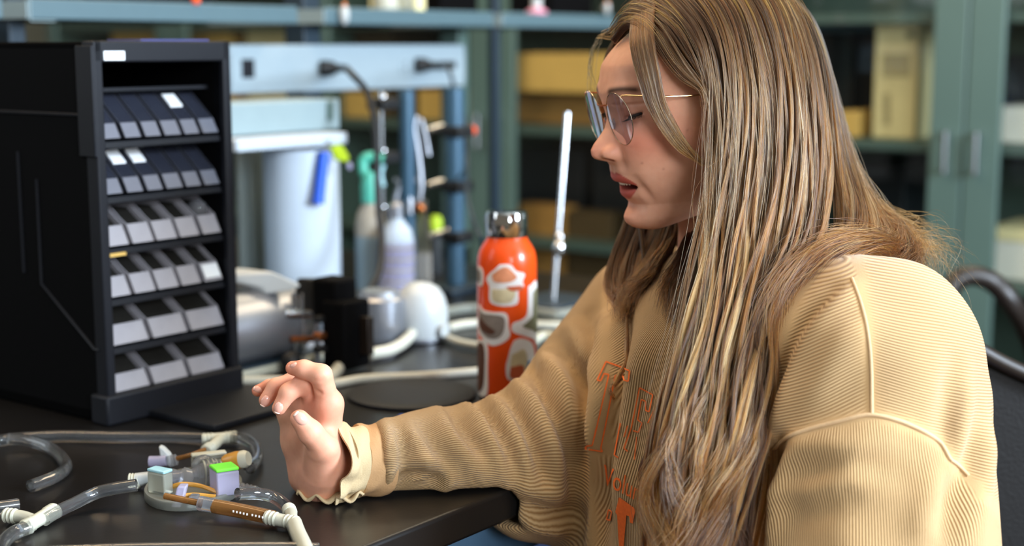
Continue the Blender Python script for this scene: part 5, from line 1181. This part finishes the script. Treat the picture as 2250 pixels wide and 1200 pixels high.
V2, Q2 = surfnet(h2.astype(f32), h2g); V2 = relax(V2, Q2, 2, .4); o2 = mesh_np('hand', V2, Q2, M['skin'], woman); setattr_c(o2, 'tone', np.tile(np.array(hexc('#dfa185')), (len(V2), 1))); hg = g_keep
# nails: thin curved shells on the back of each fingertip
def nail(px, py, w_, l_, ang, tilt=0):
    h_, n_ = hit(px, py, bvh_hand)
    if h_ is None: return
    if n_.dot(ray(px, py)) > 0: n_ = -n_
    a = math.radians(ang); d_ = (RT*math.cos(a)-UP*math.sin(a)); d_ = (d_-n_*d_.dot(n_)).normalized(); s_ = n_.cross(d_)
    MB().ell(h_-n_*.0016, l_, w_, .0027, d_, s_, n_, 16, 8).build('fingernail', M['nail'], ho)
    MB().ell(h_+d_*l_*.84-n_*.0016, l_*.20, w_*.66, .0021, d_, s_, n_, 12, 8).build('nail_tip', M['nail_tip'], ho)
nail(661, 920, .0052, .0072, 225); nail(612, 896, .0044, .0062, 110); nail(583, 882, .0042, .0060, 120); nail(567, 856, .0032, .0046, 200); nail(644, 802, .0032, .0055, 185)
# ------------------------------------------------------------------ cream undersleeve frill at the wrist
M['cream_cloth'] = mat('cream_cloth', '#c4ad86', .9, var=.08, bump=.5, bscale=900); M['cuff_cloth'] = mat('cuff_cloth', '#b58d62', .9, var=.1, bump=.4, bscale=700)
ax_ = Vector((wrF-elF).tolist()).normalized(); c0 = Vector(wrF.tolist())
def cuff(name, m, t0, t1, r0, r1, wav, amp, nseg=90, th=.0022):
    a = ax_.orthogonal().normalized(); b_ = ax_.cross(a); vs = []; rows = 9; fs = []
    for lay in (0, 1):
        for k in range(rows):
            s_ = k/(rows-1)
            for i in range(nseg):
                an_ = 2*PI*i/nseg; r_ = r0+(r1-r0)*s_+amp*s_*math.sin(wav*an_+2*math.sin(an_*2))+.0012*math.sin(5*an_+9*s_) - (th if lay else 0)
                ax2 = t0+(t1-t0)*s_+amp*.8*s_*math.sin(3*an_+1)
                p = c0+ax_*ax2+(a*math.cos(an_)+b_*math.sin(an_))*r_
                if p.z < TZ+.0015+lay*.001: p.z = TZ+.0015+lay*.001+.001*math.sin(8*an_)**2
                vs.append(p)
    for lay in (0, 1):
        for k in range(rows-1):
            for i in range(nseg):
                o_ = lay*rows*nseg; fs.append((o_+k*nseg+i, o_+k*nseg+(i+1) % nseg, o_+(k+1)*nseg+(i+1) % nseg, o_+(k+1)*nseg+i))
    for e_ in (0, rows-1):
        for i in range(nseg): fs.append((e_*nseg+i, e_*nseg+(i+1) % nseg, rows*nseg+e_*nseg+(i+1) % nseg, rows*nseg+e_*nseg+i))
    return MB().add(vs, fs).build(name, m, woman)
cuff('sweatshirt_cuff', M['cuff_cloth'], -.014, .014, .0350, .0335, 6, .0006)
cuff('undersleeve', M['cream_cloth'], .004, .030, .0325, .0345, 5, .0022)
cuff('sleeve_frill', M['cream_cloth'], .022, .040, .033, .040, 7, .0042)
fz = MB(); pts_ = [T(650, 1092, TZ+.004), T(680, 1098, TZ+.004), T(720, 1102, TZ+.005), T(765, 1100, TZ+.006), T(800, 1092, TZ+.008)]
q_ = spline(pts_, 10); vs = []; fs = []
for i, p in enumerate(q_):
    t_ = i/(len(q_)-1)
    for j in range(5): vs.append(p+Vector((0, .010*j, .0035*math.sin(i*.55+j*.8)+.0025)))
for i in range(len(q_)-1):
    for j in range(4): fs.append((i*5+j, i*5+j+1, (i+1)*5+j+1, (i+1)*5+j))
lf = MB().add(vs, fs).build('frill_hem', M['cream_cloth'], woman); so = lf.modifiers.new('t', 'SOLIDIFY'); so.thickness = .0022
# ------------------------------------------------------------------ hair
def hairmat():
    m = bpy.data.materials.new('hair'); m.use_nodes = True; nt = m.node_tree; nt.nodes.clear()
    out = N(nt, 'ShaderNodeOutputMaterial'); hb_ = N(nt, 'ShaderNodeBsdfHairPrincipled'); hb_.model = 'CHIANG'; hb_.parametrization = 'COLOR'
    at = N(nt, 'ShaderNodeAttribute', attribute_name='tint'); nt.links.new(at.outputs['Color'], hb_.inputs['Color'])
    hb_.inputs['Roughness'].default_value = .32; hb_.inputs['Radial Roughness'].default_value = .45; hb_.inputs['Random Roughness'].default_value = .3
    if 'Coat' in hb_.inputs: hb_.inputs['Coat'].default_value = .1
    nt.links.new(hb_.outputs[0], out.inputs['Surface']); return m
M['hair'] = hairmat()
rng = np.random.default_rng(11)
def cr(A, t):
    """Catmull-Rom along axis 0 of A at positions t"""
    n = len(A); i = np.clip(np.floor(t).astype(int), 0, n-2); f = (t-i); ex = (slice(None),)+(None,)*(A.ndim-1); f = f[ex]
    p1 = A[i]; p2 = A[i+1]; p0 = np.where((i > 0)[ex], A[np.maximum(i-1, 0)], 2*p1-p2); p3 = np.where((i < n-2)[ex], A[np.minimum(i+2, n-1)], 2*p2-p1)
    return .5*((2*p1)+(p2-p0)*f+(2*p0-5*p1+4*p2-p3)*f*f+(3*p1-p0-3*p2+p3)*f**3)
def push(grid, off, trees):
    s = grid.shape; X = grid.reshape(-1, 3)
    for i, p in enumerate(X):
        for tr in trees:
            v = Vector(p.tolist()); loc, n_, _, dist = tr.find_nearest(v, .12)
            if loc is None: continue
            sd = (v-loc).dot(n_)
            if sd < off:
                q = loc+n_*off; X[i] = q; 
    return X.reshape(s)
CDK = np.array(hexc('#26160a')); CMD = np.array(hexc('#6b4927')); CLT = np.array(hexc('#cbb186')); CRD = np.array(hexc('#7a4626'))
RDK = np.array(hexc('#120902')); RMD = np.array(hexc('#341d07')); RLT = np.array(hexc('#d2a044')); WDK = np.array(hexc('#221005')); WMD = np.array(hexc('#84501c')); WLT = np.array(hexc('#c2924c'))
def sheet(name, guides, n, thick=.012, off=.004, trees=(), rad=.00034, wave=.0, wfreq=3., jit=.0012, clump=30, cl=.4, tipn=.0, NP=26, light=.5, lo=0., vis=1., endr=.06, flow=None, seed=0, streak=1.0, tlen=(.0, 1.0), dk=1.0, warm=1.0, root=1.0):
    r_ = np.random.default_rng(seed+len(guides)*7+n)
    Gd = np.array([[list(P(*c)) for c in gd] for gd in guides])           # ng, K, 3
    ng, K = Gd.shape[:2]; NU, NV = max(8, ng*5), 34
    A = cr(Gd, np.linspace(0, ng-1, NU)); A = np.swapaxes(cr(np.swapaxes(A, 0, 1), np.linspace(0, K-1, NV)), 0, 1)
    if trees: A = push(A.copy(), off, trees); A[:, 1:-1] = .5*A[:, 1:-1]+.25*(A[:, :-2]+A[:, 2:])
    # outward direction of the sheet ~ towards the camera side
    du = np.gradient(A, axis=0); dv_ = np.gradient(A, axis=1); nrm = np.cross(du, dv_); nrm /= np.maximum(np.linalg.norm(nrm, axis=2, keepdims=True), 1e-9)
    cdir = np.array(C0)-A; sg = np.sign((nrm*cdir).sum(2, keepdims=True)); sg[sg == 0] = 1; nrm *= sg
    u = r_.random(n); ci = np.floor(u*clump); cu = (ci+.5)/clump; wl = r_.random(n)**1.3
    v = np.linspace(0, 1, NP)[None, :]; s0 = r_.random(n)[:, None]*tlen[0]; s1 = (1-r_.random(n)**2*endr*3)[:, None]*tlen[1]; vv = s0+(s1-s0)*v
    cph = r_.random(clump+1)[ci.astype(int)][:, None]; cph2 = r_.random(clump+1)[ci.astype(int)][:, None]
    uu = u[:, None]+(cu-u)[:, None]*cl*np.clip(vv*1.3, 0, 1)**1.2
    uu = np.clip(uu, 0, 1)*(NU-1); vq = np.clip(vv, 0, 1)*(NV-1)
    i = np.clip(np.floor(uu).astype(int), 0, NU-2); j = np.clip(np.floor(vq).astype(int), 0, NV-2); fu = (uu-i)[..., None]; fv = (vq-j)[..., None]
    def bil(B): return (B[i, j]*(1-fu)+B[i+1, j]*fu)*(1-fv)+(B[i, j+1]*(1-fu)+B[i+1, j+1]*fu)*fv
    Pp = bil(A); Nn = bil(nrm); Tt = bil(du/np.maximum(np.linalg.norm(du, axis=2, keepdims=True), 1e-9))
    ramp = np.clip(vv, 0, 1)[..., None]
    w_ = (wl[:, None]*thick*(.35+.65*np.sin(np.pi*np.clip(v*.9+.08, 0, 1))))[..., None]; Pp = Pp+Nn*w_
    ph = cph[..., None]*6.28
    Pp = Pp+Tt*(wave*ramp**1.5*np.sin(wfreq*6.28*ramp+ph))+Nn*(wave*.8*ramp**1.5*np.cos(wfreq*6.28*ramp+ph*1.3+cph2[..., None]*3))
    sj = r_.normal(0, 1, (n, 1, 3)); sf = r_.uniform(1.5, 5, (n, 1, 1)); sp = r_.uniform(0, 6.28, (n, 1, 3))
    Pp = Pp+jit*(sj*.35*ramp+np.sin(sf*6.28*ramp*.6+sp)*(.25+ramp)*.6)
    if tipn: Pp = Pp+r_.normal(0, tipn, (n, 1, 3))*ramp**3
    cv = bpy.data.hair_curves.new(name); cv.add_curves([NP]*n); cv.position_data.foreach_set('vector', Pp.astype(f32).ravel())
    ra = cv.attributes.get('radius') or cv.attributes.new('radius', 'FLOAT', 'POINT')
    rr = (rad*(.65+.7*r_.random((n, 1)))*(1-.75*v**3)).astype(f32); ra.data.foreach_set('value', rr.ravel())
    # colour: streaks across the sheet, darker at roots and inner layers
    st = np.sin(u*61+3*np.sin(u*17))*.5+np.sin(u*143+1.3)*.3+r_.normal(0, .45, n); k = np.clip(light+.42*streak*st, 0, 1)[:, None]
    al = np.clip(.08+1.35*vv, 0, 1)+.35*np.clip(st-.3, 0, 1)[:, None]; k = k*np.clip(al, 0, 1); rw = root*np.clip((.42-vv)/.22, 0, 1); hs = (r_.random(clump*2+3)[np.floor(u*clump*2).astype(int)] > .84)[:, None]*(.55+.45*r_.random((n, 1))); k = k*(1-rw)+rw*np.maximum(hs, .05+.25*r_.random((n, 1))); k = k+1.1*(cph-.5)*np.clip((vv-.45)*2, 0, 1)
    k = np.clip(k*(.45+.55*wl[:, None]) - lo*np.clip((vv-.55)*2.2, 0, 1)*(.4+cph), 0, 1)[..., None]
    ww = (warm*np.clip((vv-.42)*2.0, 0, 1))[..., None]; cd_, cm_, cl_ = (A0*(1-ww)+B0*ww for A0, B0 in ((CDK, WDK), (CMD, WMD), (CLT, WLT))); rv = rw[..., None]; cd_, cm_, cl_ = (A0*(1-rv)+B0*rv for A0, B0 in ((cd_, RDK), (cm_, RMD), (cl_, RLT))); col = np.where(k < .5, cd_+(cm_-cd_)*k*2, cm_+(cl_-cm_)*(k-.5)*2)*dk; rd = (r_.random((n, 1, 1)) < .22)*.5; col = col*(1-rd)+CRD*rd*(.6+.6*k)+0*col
    ca = cv.attributes.new('tint', 'FLOAT_COLOR', 'POINT'); c4 = np.ones((n, NP, 4), f32); c4[..., :3] = col; ca.data.foreach_set('color', c4.ravel())
    cv.materials.append(M['hair']); o = bpy.data.objects.new(name, cv); COL.objects.link(o); setpar(o, woman); o['kind'] = 'stuff'
    return o
TR = (bvh_head, bvh)
main = [
 [(1352, 97, 1.405), (1385, 58, 1.380), (1432, 92, 1.355), (1492, 168, 1.338), (1566, 214, 1.33), (1584, 320, 1.325), (1570, 440, 1.318), (1540, 580, 1.295), (1510, 770, 1.255), (1468, 970, 1.23), (1440, 1260, 1.22)],
 [(1368, 50, 1.405), (1410, 20, 1.38), (1475, 60, 1.350), (1530, 140, 1.333), (1576, 212, 1.328), (1588, 325, 1.322), (1575, 440, 1.316), (1548, 580, 1.293), (1520, 770, 1.25), (1484, 970, 1.225), (1455, 1260, 1.21)],
 [(1400, 5, 1.41), (1450, -15, 1.38), (1515, 45, 1.342), (1560, 130, 1.328), (1585, 215, 1.324), (1590, 330, 1.318), (1580, 445, 1.312), (1562, 590, 1.290), (1540, 775, 1.248), (1505, 970, 1.222), (1470, 1260, 1.21)],
 [(1440, -30, 1.42), (1500, -45, 1.385), (1575, 20, 1.345), (1612, 120, 1.328), (1628, 220, 1.320), (1632, 335, 1.314), (1626, 460, 1.306), (1608, 600, 1.283), (1580, 785, 1.243), (1550, 975, 1.22), (1500, 1260, 1.21)],
 [(1480, -45, 1.425), (1555, -60, 1.40), (1635, 5, 1.357), (1676, 115, 1.335), (1694, 225, 1.325), (1700, 350, 1.317), (1694, 480, 1.304), (1670, 620, 1.278), (1625, 795, 1.238), (1600, 980, 1.218), (1545, 1260, 1.21)],
 [(1520, -52, 1.43), (1600, -62, 1.41), (1690, 0, 1.375), (1738, 110, 1.352), (1755, 228, 1.336), (1764, 358, 1.324), (1757, 492, 1.308), (1728, 640, 1.278), (1672, 805, 1.240), (1640, 985, 1.223), (1585, 1260, 1.215)],
 [(1560, -56, 1.44), (1650, -55, 1.425), (1738, 25, 1.395), (1780, 120, 1.375), (1798, 240, 1.357), (1813, 372, 1.340), (1806, 505, 1.32), (1776, 645, 1.285), (1722, 805, 1.25), (1682, 985, 1.23), (1628, 1260, 1.22)]]
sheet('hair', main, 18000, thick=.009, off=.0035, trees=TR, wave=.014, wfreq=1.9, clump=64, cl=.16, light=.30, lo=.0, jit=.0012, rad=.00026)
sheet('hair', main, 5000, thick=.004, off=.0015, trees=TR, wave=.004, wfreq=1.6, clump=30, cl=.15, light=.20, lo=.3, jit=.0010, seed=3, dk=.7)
# wavy lower locks on the chest
low = [[(x0+dx, y0, d0) for dx, (x0, y0, d0) in zip(dd, ((1600, 560, 1.290), (1590, 680, 1.268), (1580, 800, 1.245), (1560, 900, 1.232), (1545, 1000, 1.222), (1530, 1120, 1.212), (1510, 1270, 1.205)))] for dd in ((-60, -62, -72, -88, -95, -90, -75), (-30, -28, -34, -50, -48, -46, -40), (10, 15, 15, 0, 5, 5, 0), (60, 60, 55, 50, 55, 50, 45), (110, 105, 92, 88, 90, 82, 78))]
sheet('hair_lock', low, 2600, thick=.012, off=.004, trees=(bvh,), wave=.016, wfreq=2.3, clump=15, cl=.6, light=.36, lo=.2, jit=.0025, tipn=.008, tlen=(.25, 1.), seed=5)
back = [
 [(1600, -50, 1.46), (1740, 18, 1.43), (1792, 130, 1.415), (1812, 260, 1.40), (1828, 370, 1.385), (1842, 460, 1.36), (1830, 545, 1.33), (1785, 625, 1.30), (1730, 710, 1.275), (1690, 850, 1.255)],
 [(1610, -50, 1.47), (1748, 20, 1.45), (1798, 130, 1.445), (1826, 270, 1.435), (1852, 380, 1.42), (1880, 460, 1.395), (1892, 530, 1.36), (1860, 590, 1.325), (1790, 660, 1.295), (1740, 770, 1.27)],
 [(1615, -50, 1.48), (1752, 20, 1.465), (1800, 135, 1.465), (1832, 280, 1.46), (1866, 395, 1.45), (1905, 465, 1.43), (1940, 520, 1.40), (1940, 560, 1.36), (1880, 600, 1.32), (1800, 650, 1.29)],
 [(1620, -50, 1.49), (1755, 20, 1.48), (1802, 140, 1.485), (1836, 285, 1.485), (1872, 400, 1.475), (1922, 468, 1.46), (1970, 515, 1.43), (2000, 545, 1.40), (2010, 572, 1.38), (1990, 600, 1.36)]]
sheet('hair', back, 5200, thick=.010, off=.0035, trees=TR, wave=.006, wfreq=2.2, clump=26, cl=.5, light=.28, lo=.1, dk=.8, jit=.0028, tipn=.010, seed=9)
wisp = [[(1700, 0, 1.44), (1790, 120, 1.44), (1820, 250, 1.44), (1850, 370, 1.43), (1890, 470, 1.42), (1960, 545, 1.40), (2020, 560, 1.39), (2035, 600, 1.38)], [(1700, -10, 1.47), (1795, 110, 1.47), (1835, 260, 1.47), (1880, 390, 1.46), (1940, 470, 1.45), (2010, 510, 1.43), (2045, 550, 1.42), (2040, 610, 1.41)]]
sheet('hair', wisp, 420, thick=.008, off=.003, trees=TR, wave=.010, wfreq=1.8, clump=40, cl=.1, light=.5, jit=.009, tipn=.018, rad=.00017, seed=21, root=0)
far = [
 [(1500, -50, 1.45), (1462, 40, 1.50), (1440, 180, 1.53), (1420, 300, 1.53), (1400, 380, 1.525), (1385, 470, 1.51), (1355, 550, 1.505), (1338, 615, 1.49), (1345, 655, 1.475), (1380, 682, 1.455), (1418, 702, 1.44), (1438, 725, 1.43)],
 [(1530, -50, 1.455), (1510, 40, 1.51), (1490, 180, 1.535), (1465, 300, 1.53), (1440, 380, 1.52), (1425, 470, 1.50), (1395, 550, 1.495), (1380, 610, 1.48), (1388, 650, 1.465), (1410, 680, 1.45), (1430, 700, 1.44), (1444, 725, 1.43)],
 [(1570, -50, 1.46), (1570, 40, 1.515), (1560, 180, 1.535), (1520, 300, 1.53), (1480, 380, 1.515), (1468, 470, 1.49), (1440, 550, 1.48), (1422, 605, 1.465), (1418, 642, 1.455), (1426, 670, 1.445), (1438, 692, 1.44), (1448, 715, 1.43)],
 [(1610, -50, 1.46), (1640, 40, 1.51), (1650, 180, 1.53), (1600, 300, 1.525), (1530, 400, 1.50), (1515, 480, 1.47), (1495, 550, 1.46), (1478, 595, 1.45), (1468, 625, 1.44), (1462, 650, 1.435), (1458, 672, 1.43), (1455, 695, 1.42)]]
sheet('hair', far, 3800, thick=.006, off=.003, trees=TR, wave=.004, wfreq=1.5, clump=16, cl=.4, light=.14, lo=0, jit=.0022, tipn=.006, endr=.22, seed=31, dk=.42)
curl = [[(1400, 600, 1.47), (1402, 650, 1.455), (1425, 690, 1.44), (1440, 725, 1.43), (1432, 765, 1.42), (1405, 805, 1.41), (1370, 832, 1.405), (1348, 852, 1.40)], [(1412, 600, 1.47), (1414, 650, 1.455), (1434, 690, 1.44), (1450, 725, 1.43), (1442, 770, 1.42), (1412, 812, 1.41), (1376, 838, 1.405), (1352, 856, 1.40)]]
sheet('hair', curl, 240, thick=.003, off=.004, trees=(bvh,), clump=4, cl=.5, light=.5, lo=0, jit=.0012, seed=35)
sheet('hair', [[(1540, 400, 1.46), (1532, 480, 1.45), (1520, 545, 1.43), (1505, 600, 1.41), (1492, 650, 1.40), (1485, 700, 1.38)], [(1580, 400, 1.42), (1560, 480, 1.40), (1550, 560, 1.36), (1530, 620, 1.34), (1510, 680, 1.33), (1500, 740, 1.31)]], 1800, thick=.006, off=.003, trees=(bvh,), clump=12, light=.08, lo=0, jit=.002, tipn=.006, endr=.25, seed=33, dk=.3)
lock = [[(1398, 25, 1.392), (1406, 80, 1.372), (1415, 150, 1.354), (1424, 215, 1.346), (1444, 272, 1.342), (1482, 322, 1.340), (1524, 349, 1.337), (1548, 362, 1.334)], [(1422, 5, 1.388), (1430, 75, 1.365), (1436, 145, 1.350), (1443, 212, 1.343), (1462, 268, 1.339), (1494, 315, 1.337), (1528, 344, 1.335), (1549, 361, 1.333)], [(1450, -10, 1.38), (1452, 70, 1.358), (1455, 140, 1.346), (1462, 208, 1.340), (1480, 262, 1.337), (1506, 306, 1.335), (1531, 339, 1.333), (1550, 360, 1.332)]]
sheet('face_framing_lock', lock, 1150, thick=.004, off=.0135, trees=(bvh_head,), root=.3, clump=9, cl=.5, light=.52, lo=0, jit=.0012, endr=.10, seed=41)
tuft = [[(1400, 20, 1.43), (1365, 62, 1.45), (1335, 112, 1.465), (1316, 180, 1.475), (1312, 235, 1.475), (1322, 290, 1.47)], [(1405, 30, 1.44), (1372, 72, 1.46), (1350, 118, 1.475), (1333, 180, 1.485), (1328, 235, 1.485), (1334, 290, 1.48)]]
sheet('far_side_lock', tuft, 500, thick=.004, off=.0025, trees=(bvh_head,), clump=6, cl=.4, light=.35, jit=.0016, endr=.15, seed=43)
top = [[(1470, -20, 1.42), (1420, 0, 1.42), (1380, 40, 1.425), (1358, 80, 1.43)], [(1480, -20, 1.46), (1430, 0, 1.46), (1385, 38, 1.46), (1350, 75, 1.46)]]
sheet('hair', top, 700, thick=.005, off=.003, trees=(bvh_head,), clump=10, light=.25, jit=.0015, seed=45)
sheet('hair', [[(1400, 60, 1.44), (1350, 88, 1.45), (1305, 92, 1.46), (1288, 140, 1.47), (1290, 190, 1.47), (1302, 235, 1.47)], [(1395, 40, 1.45), (1345, 60, 1.46), (1318, 85, 1.47), (1300, 120, 1.48), (1302, 180, 1.48), (1312, 225, 1.48)]], 14, thick=.003, clump=6, light=.6, jit=.004, rad=.00020, tipn=.006, seed=47)
# loose locks across the chest
sheet('hair_lock', [[(1530, 880, 1.235), (1480, 945, 1.262), (1425, 985, 1.285), (1405, 1030, 1.298), (1412, 1080, 1.300), (1432, 1130, 1.30)], [(1530, 900, 1.235), (1485, 965, 1.262), (1440, 990, 1.285), (1416, 1030, 1.295), (1420, 1080, 1.298), (1440, 1130, 1.295)]], 150, thick=.003, off=.004, trees=(bvh,), clump=3, cl=.6, light=.3, jit=.0008, seed=51)
sheet('hair_lock', [[(1520, 960, 1.23), (1470, 985, 1.262), (1432, 1010, 1.285), (1418, 1050, 1.295), (1425, 1095, 1.295)], [(1520, 975, 1.23), (1478, 992, 1.262), (1438, 1018, 1.285), (1424, 1056, 1.295), (1430, 1100, 1.295)]], 60, thick=.002, off=.004, trees=(bvh,), clump=2, cl=.6, light=.35, jit=.0008, seed=53)
sheet('hair_lock', [[(1372, 845, 1.40), (1345, 850, 1.395), (1340, 862, 1.393), (1350, 880, 1.39)], [(1376, 840, 1.40), (1348, 848, 1.395), (1344, 860, 1.393), (1354, 874, 1.39)]], 40, thick=.002, off=.003, trees=(bvh,), clump=2, light=.5, jit=.0008, seed=55)
sheet('hair', [[(1400, 480, 1.49), (1412, 580, 1.47), (1415, 650, 1.445), (1425, 700, 1.43), (1430, 740, 1.42)], [(1410, 480, 1.49), (1420, 580, 1.47), (1420, 650, 1.445), (1430, 700, 1.43), (1440, 740, 1.42)]], 60, thick=.002, off=.004, trees=(bvh,), clump=3, light=.55, jit=.001, seed=57)
# flyaways round the crown and over the curtain
sheet('hair', main, 260, thick=.020, off=.006, trees=TR, wave=.004, wfreq=1.3, clump=60, cl=.0, light=.75, jit=.006, tipn=.012, rad=.00018, seed=61)
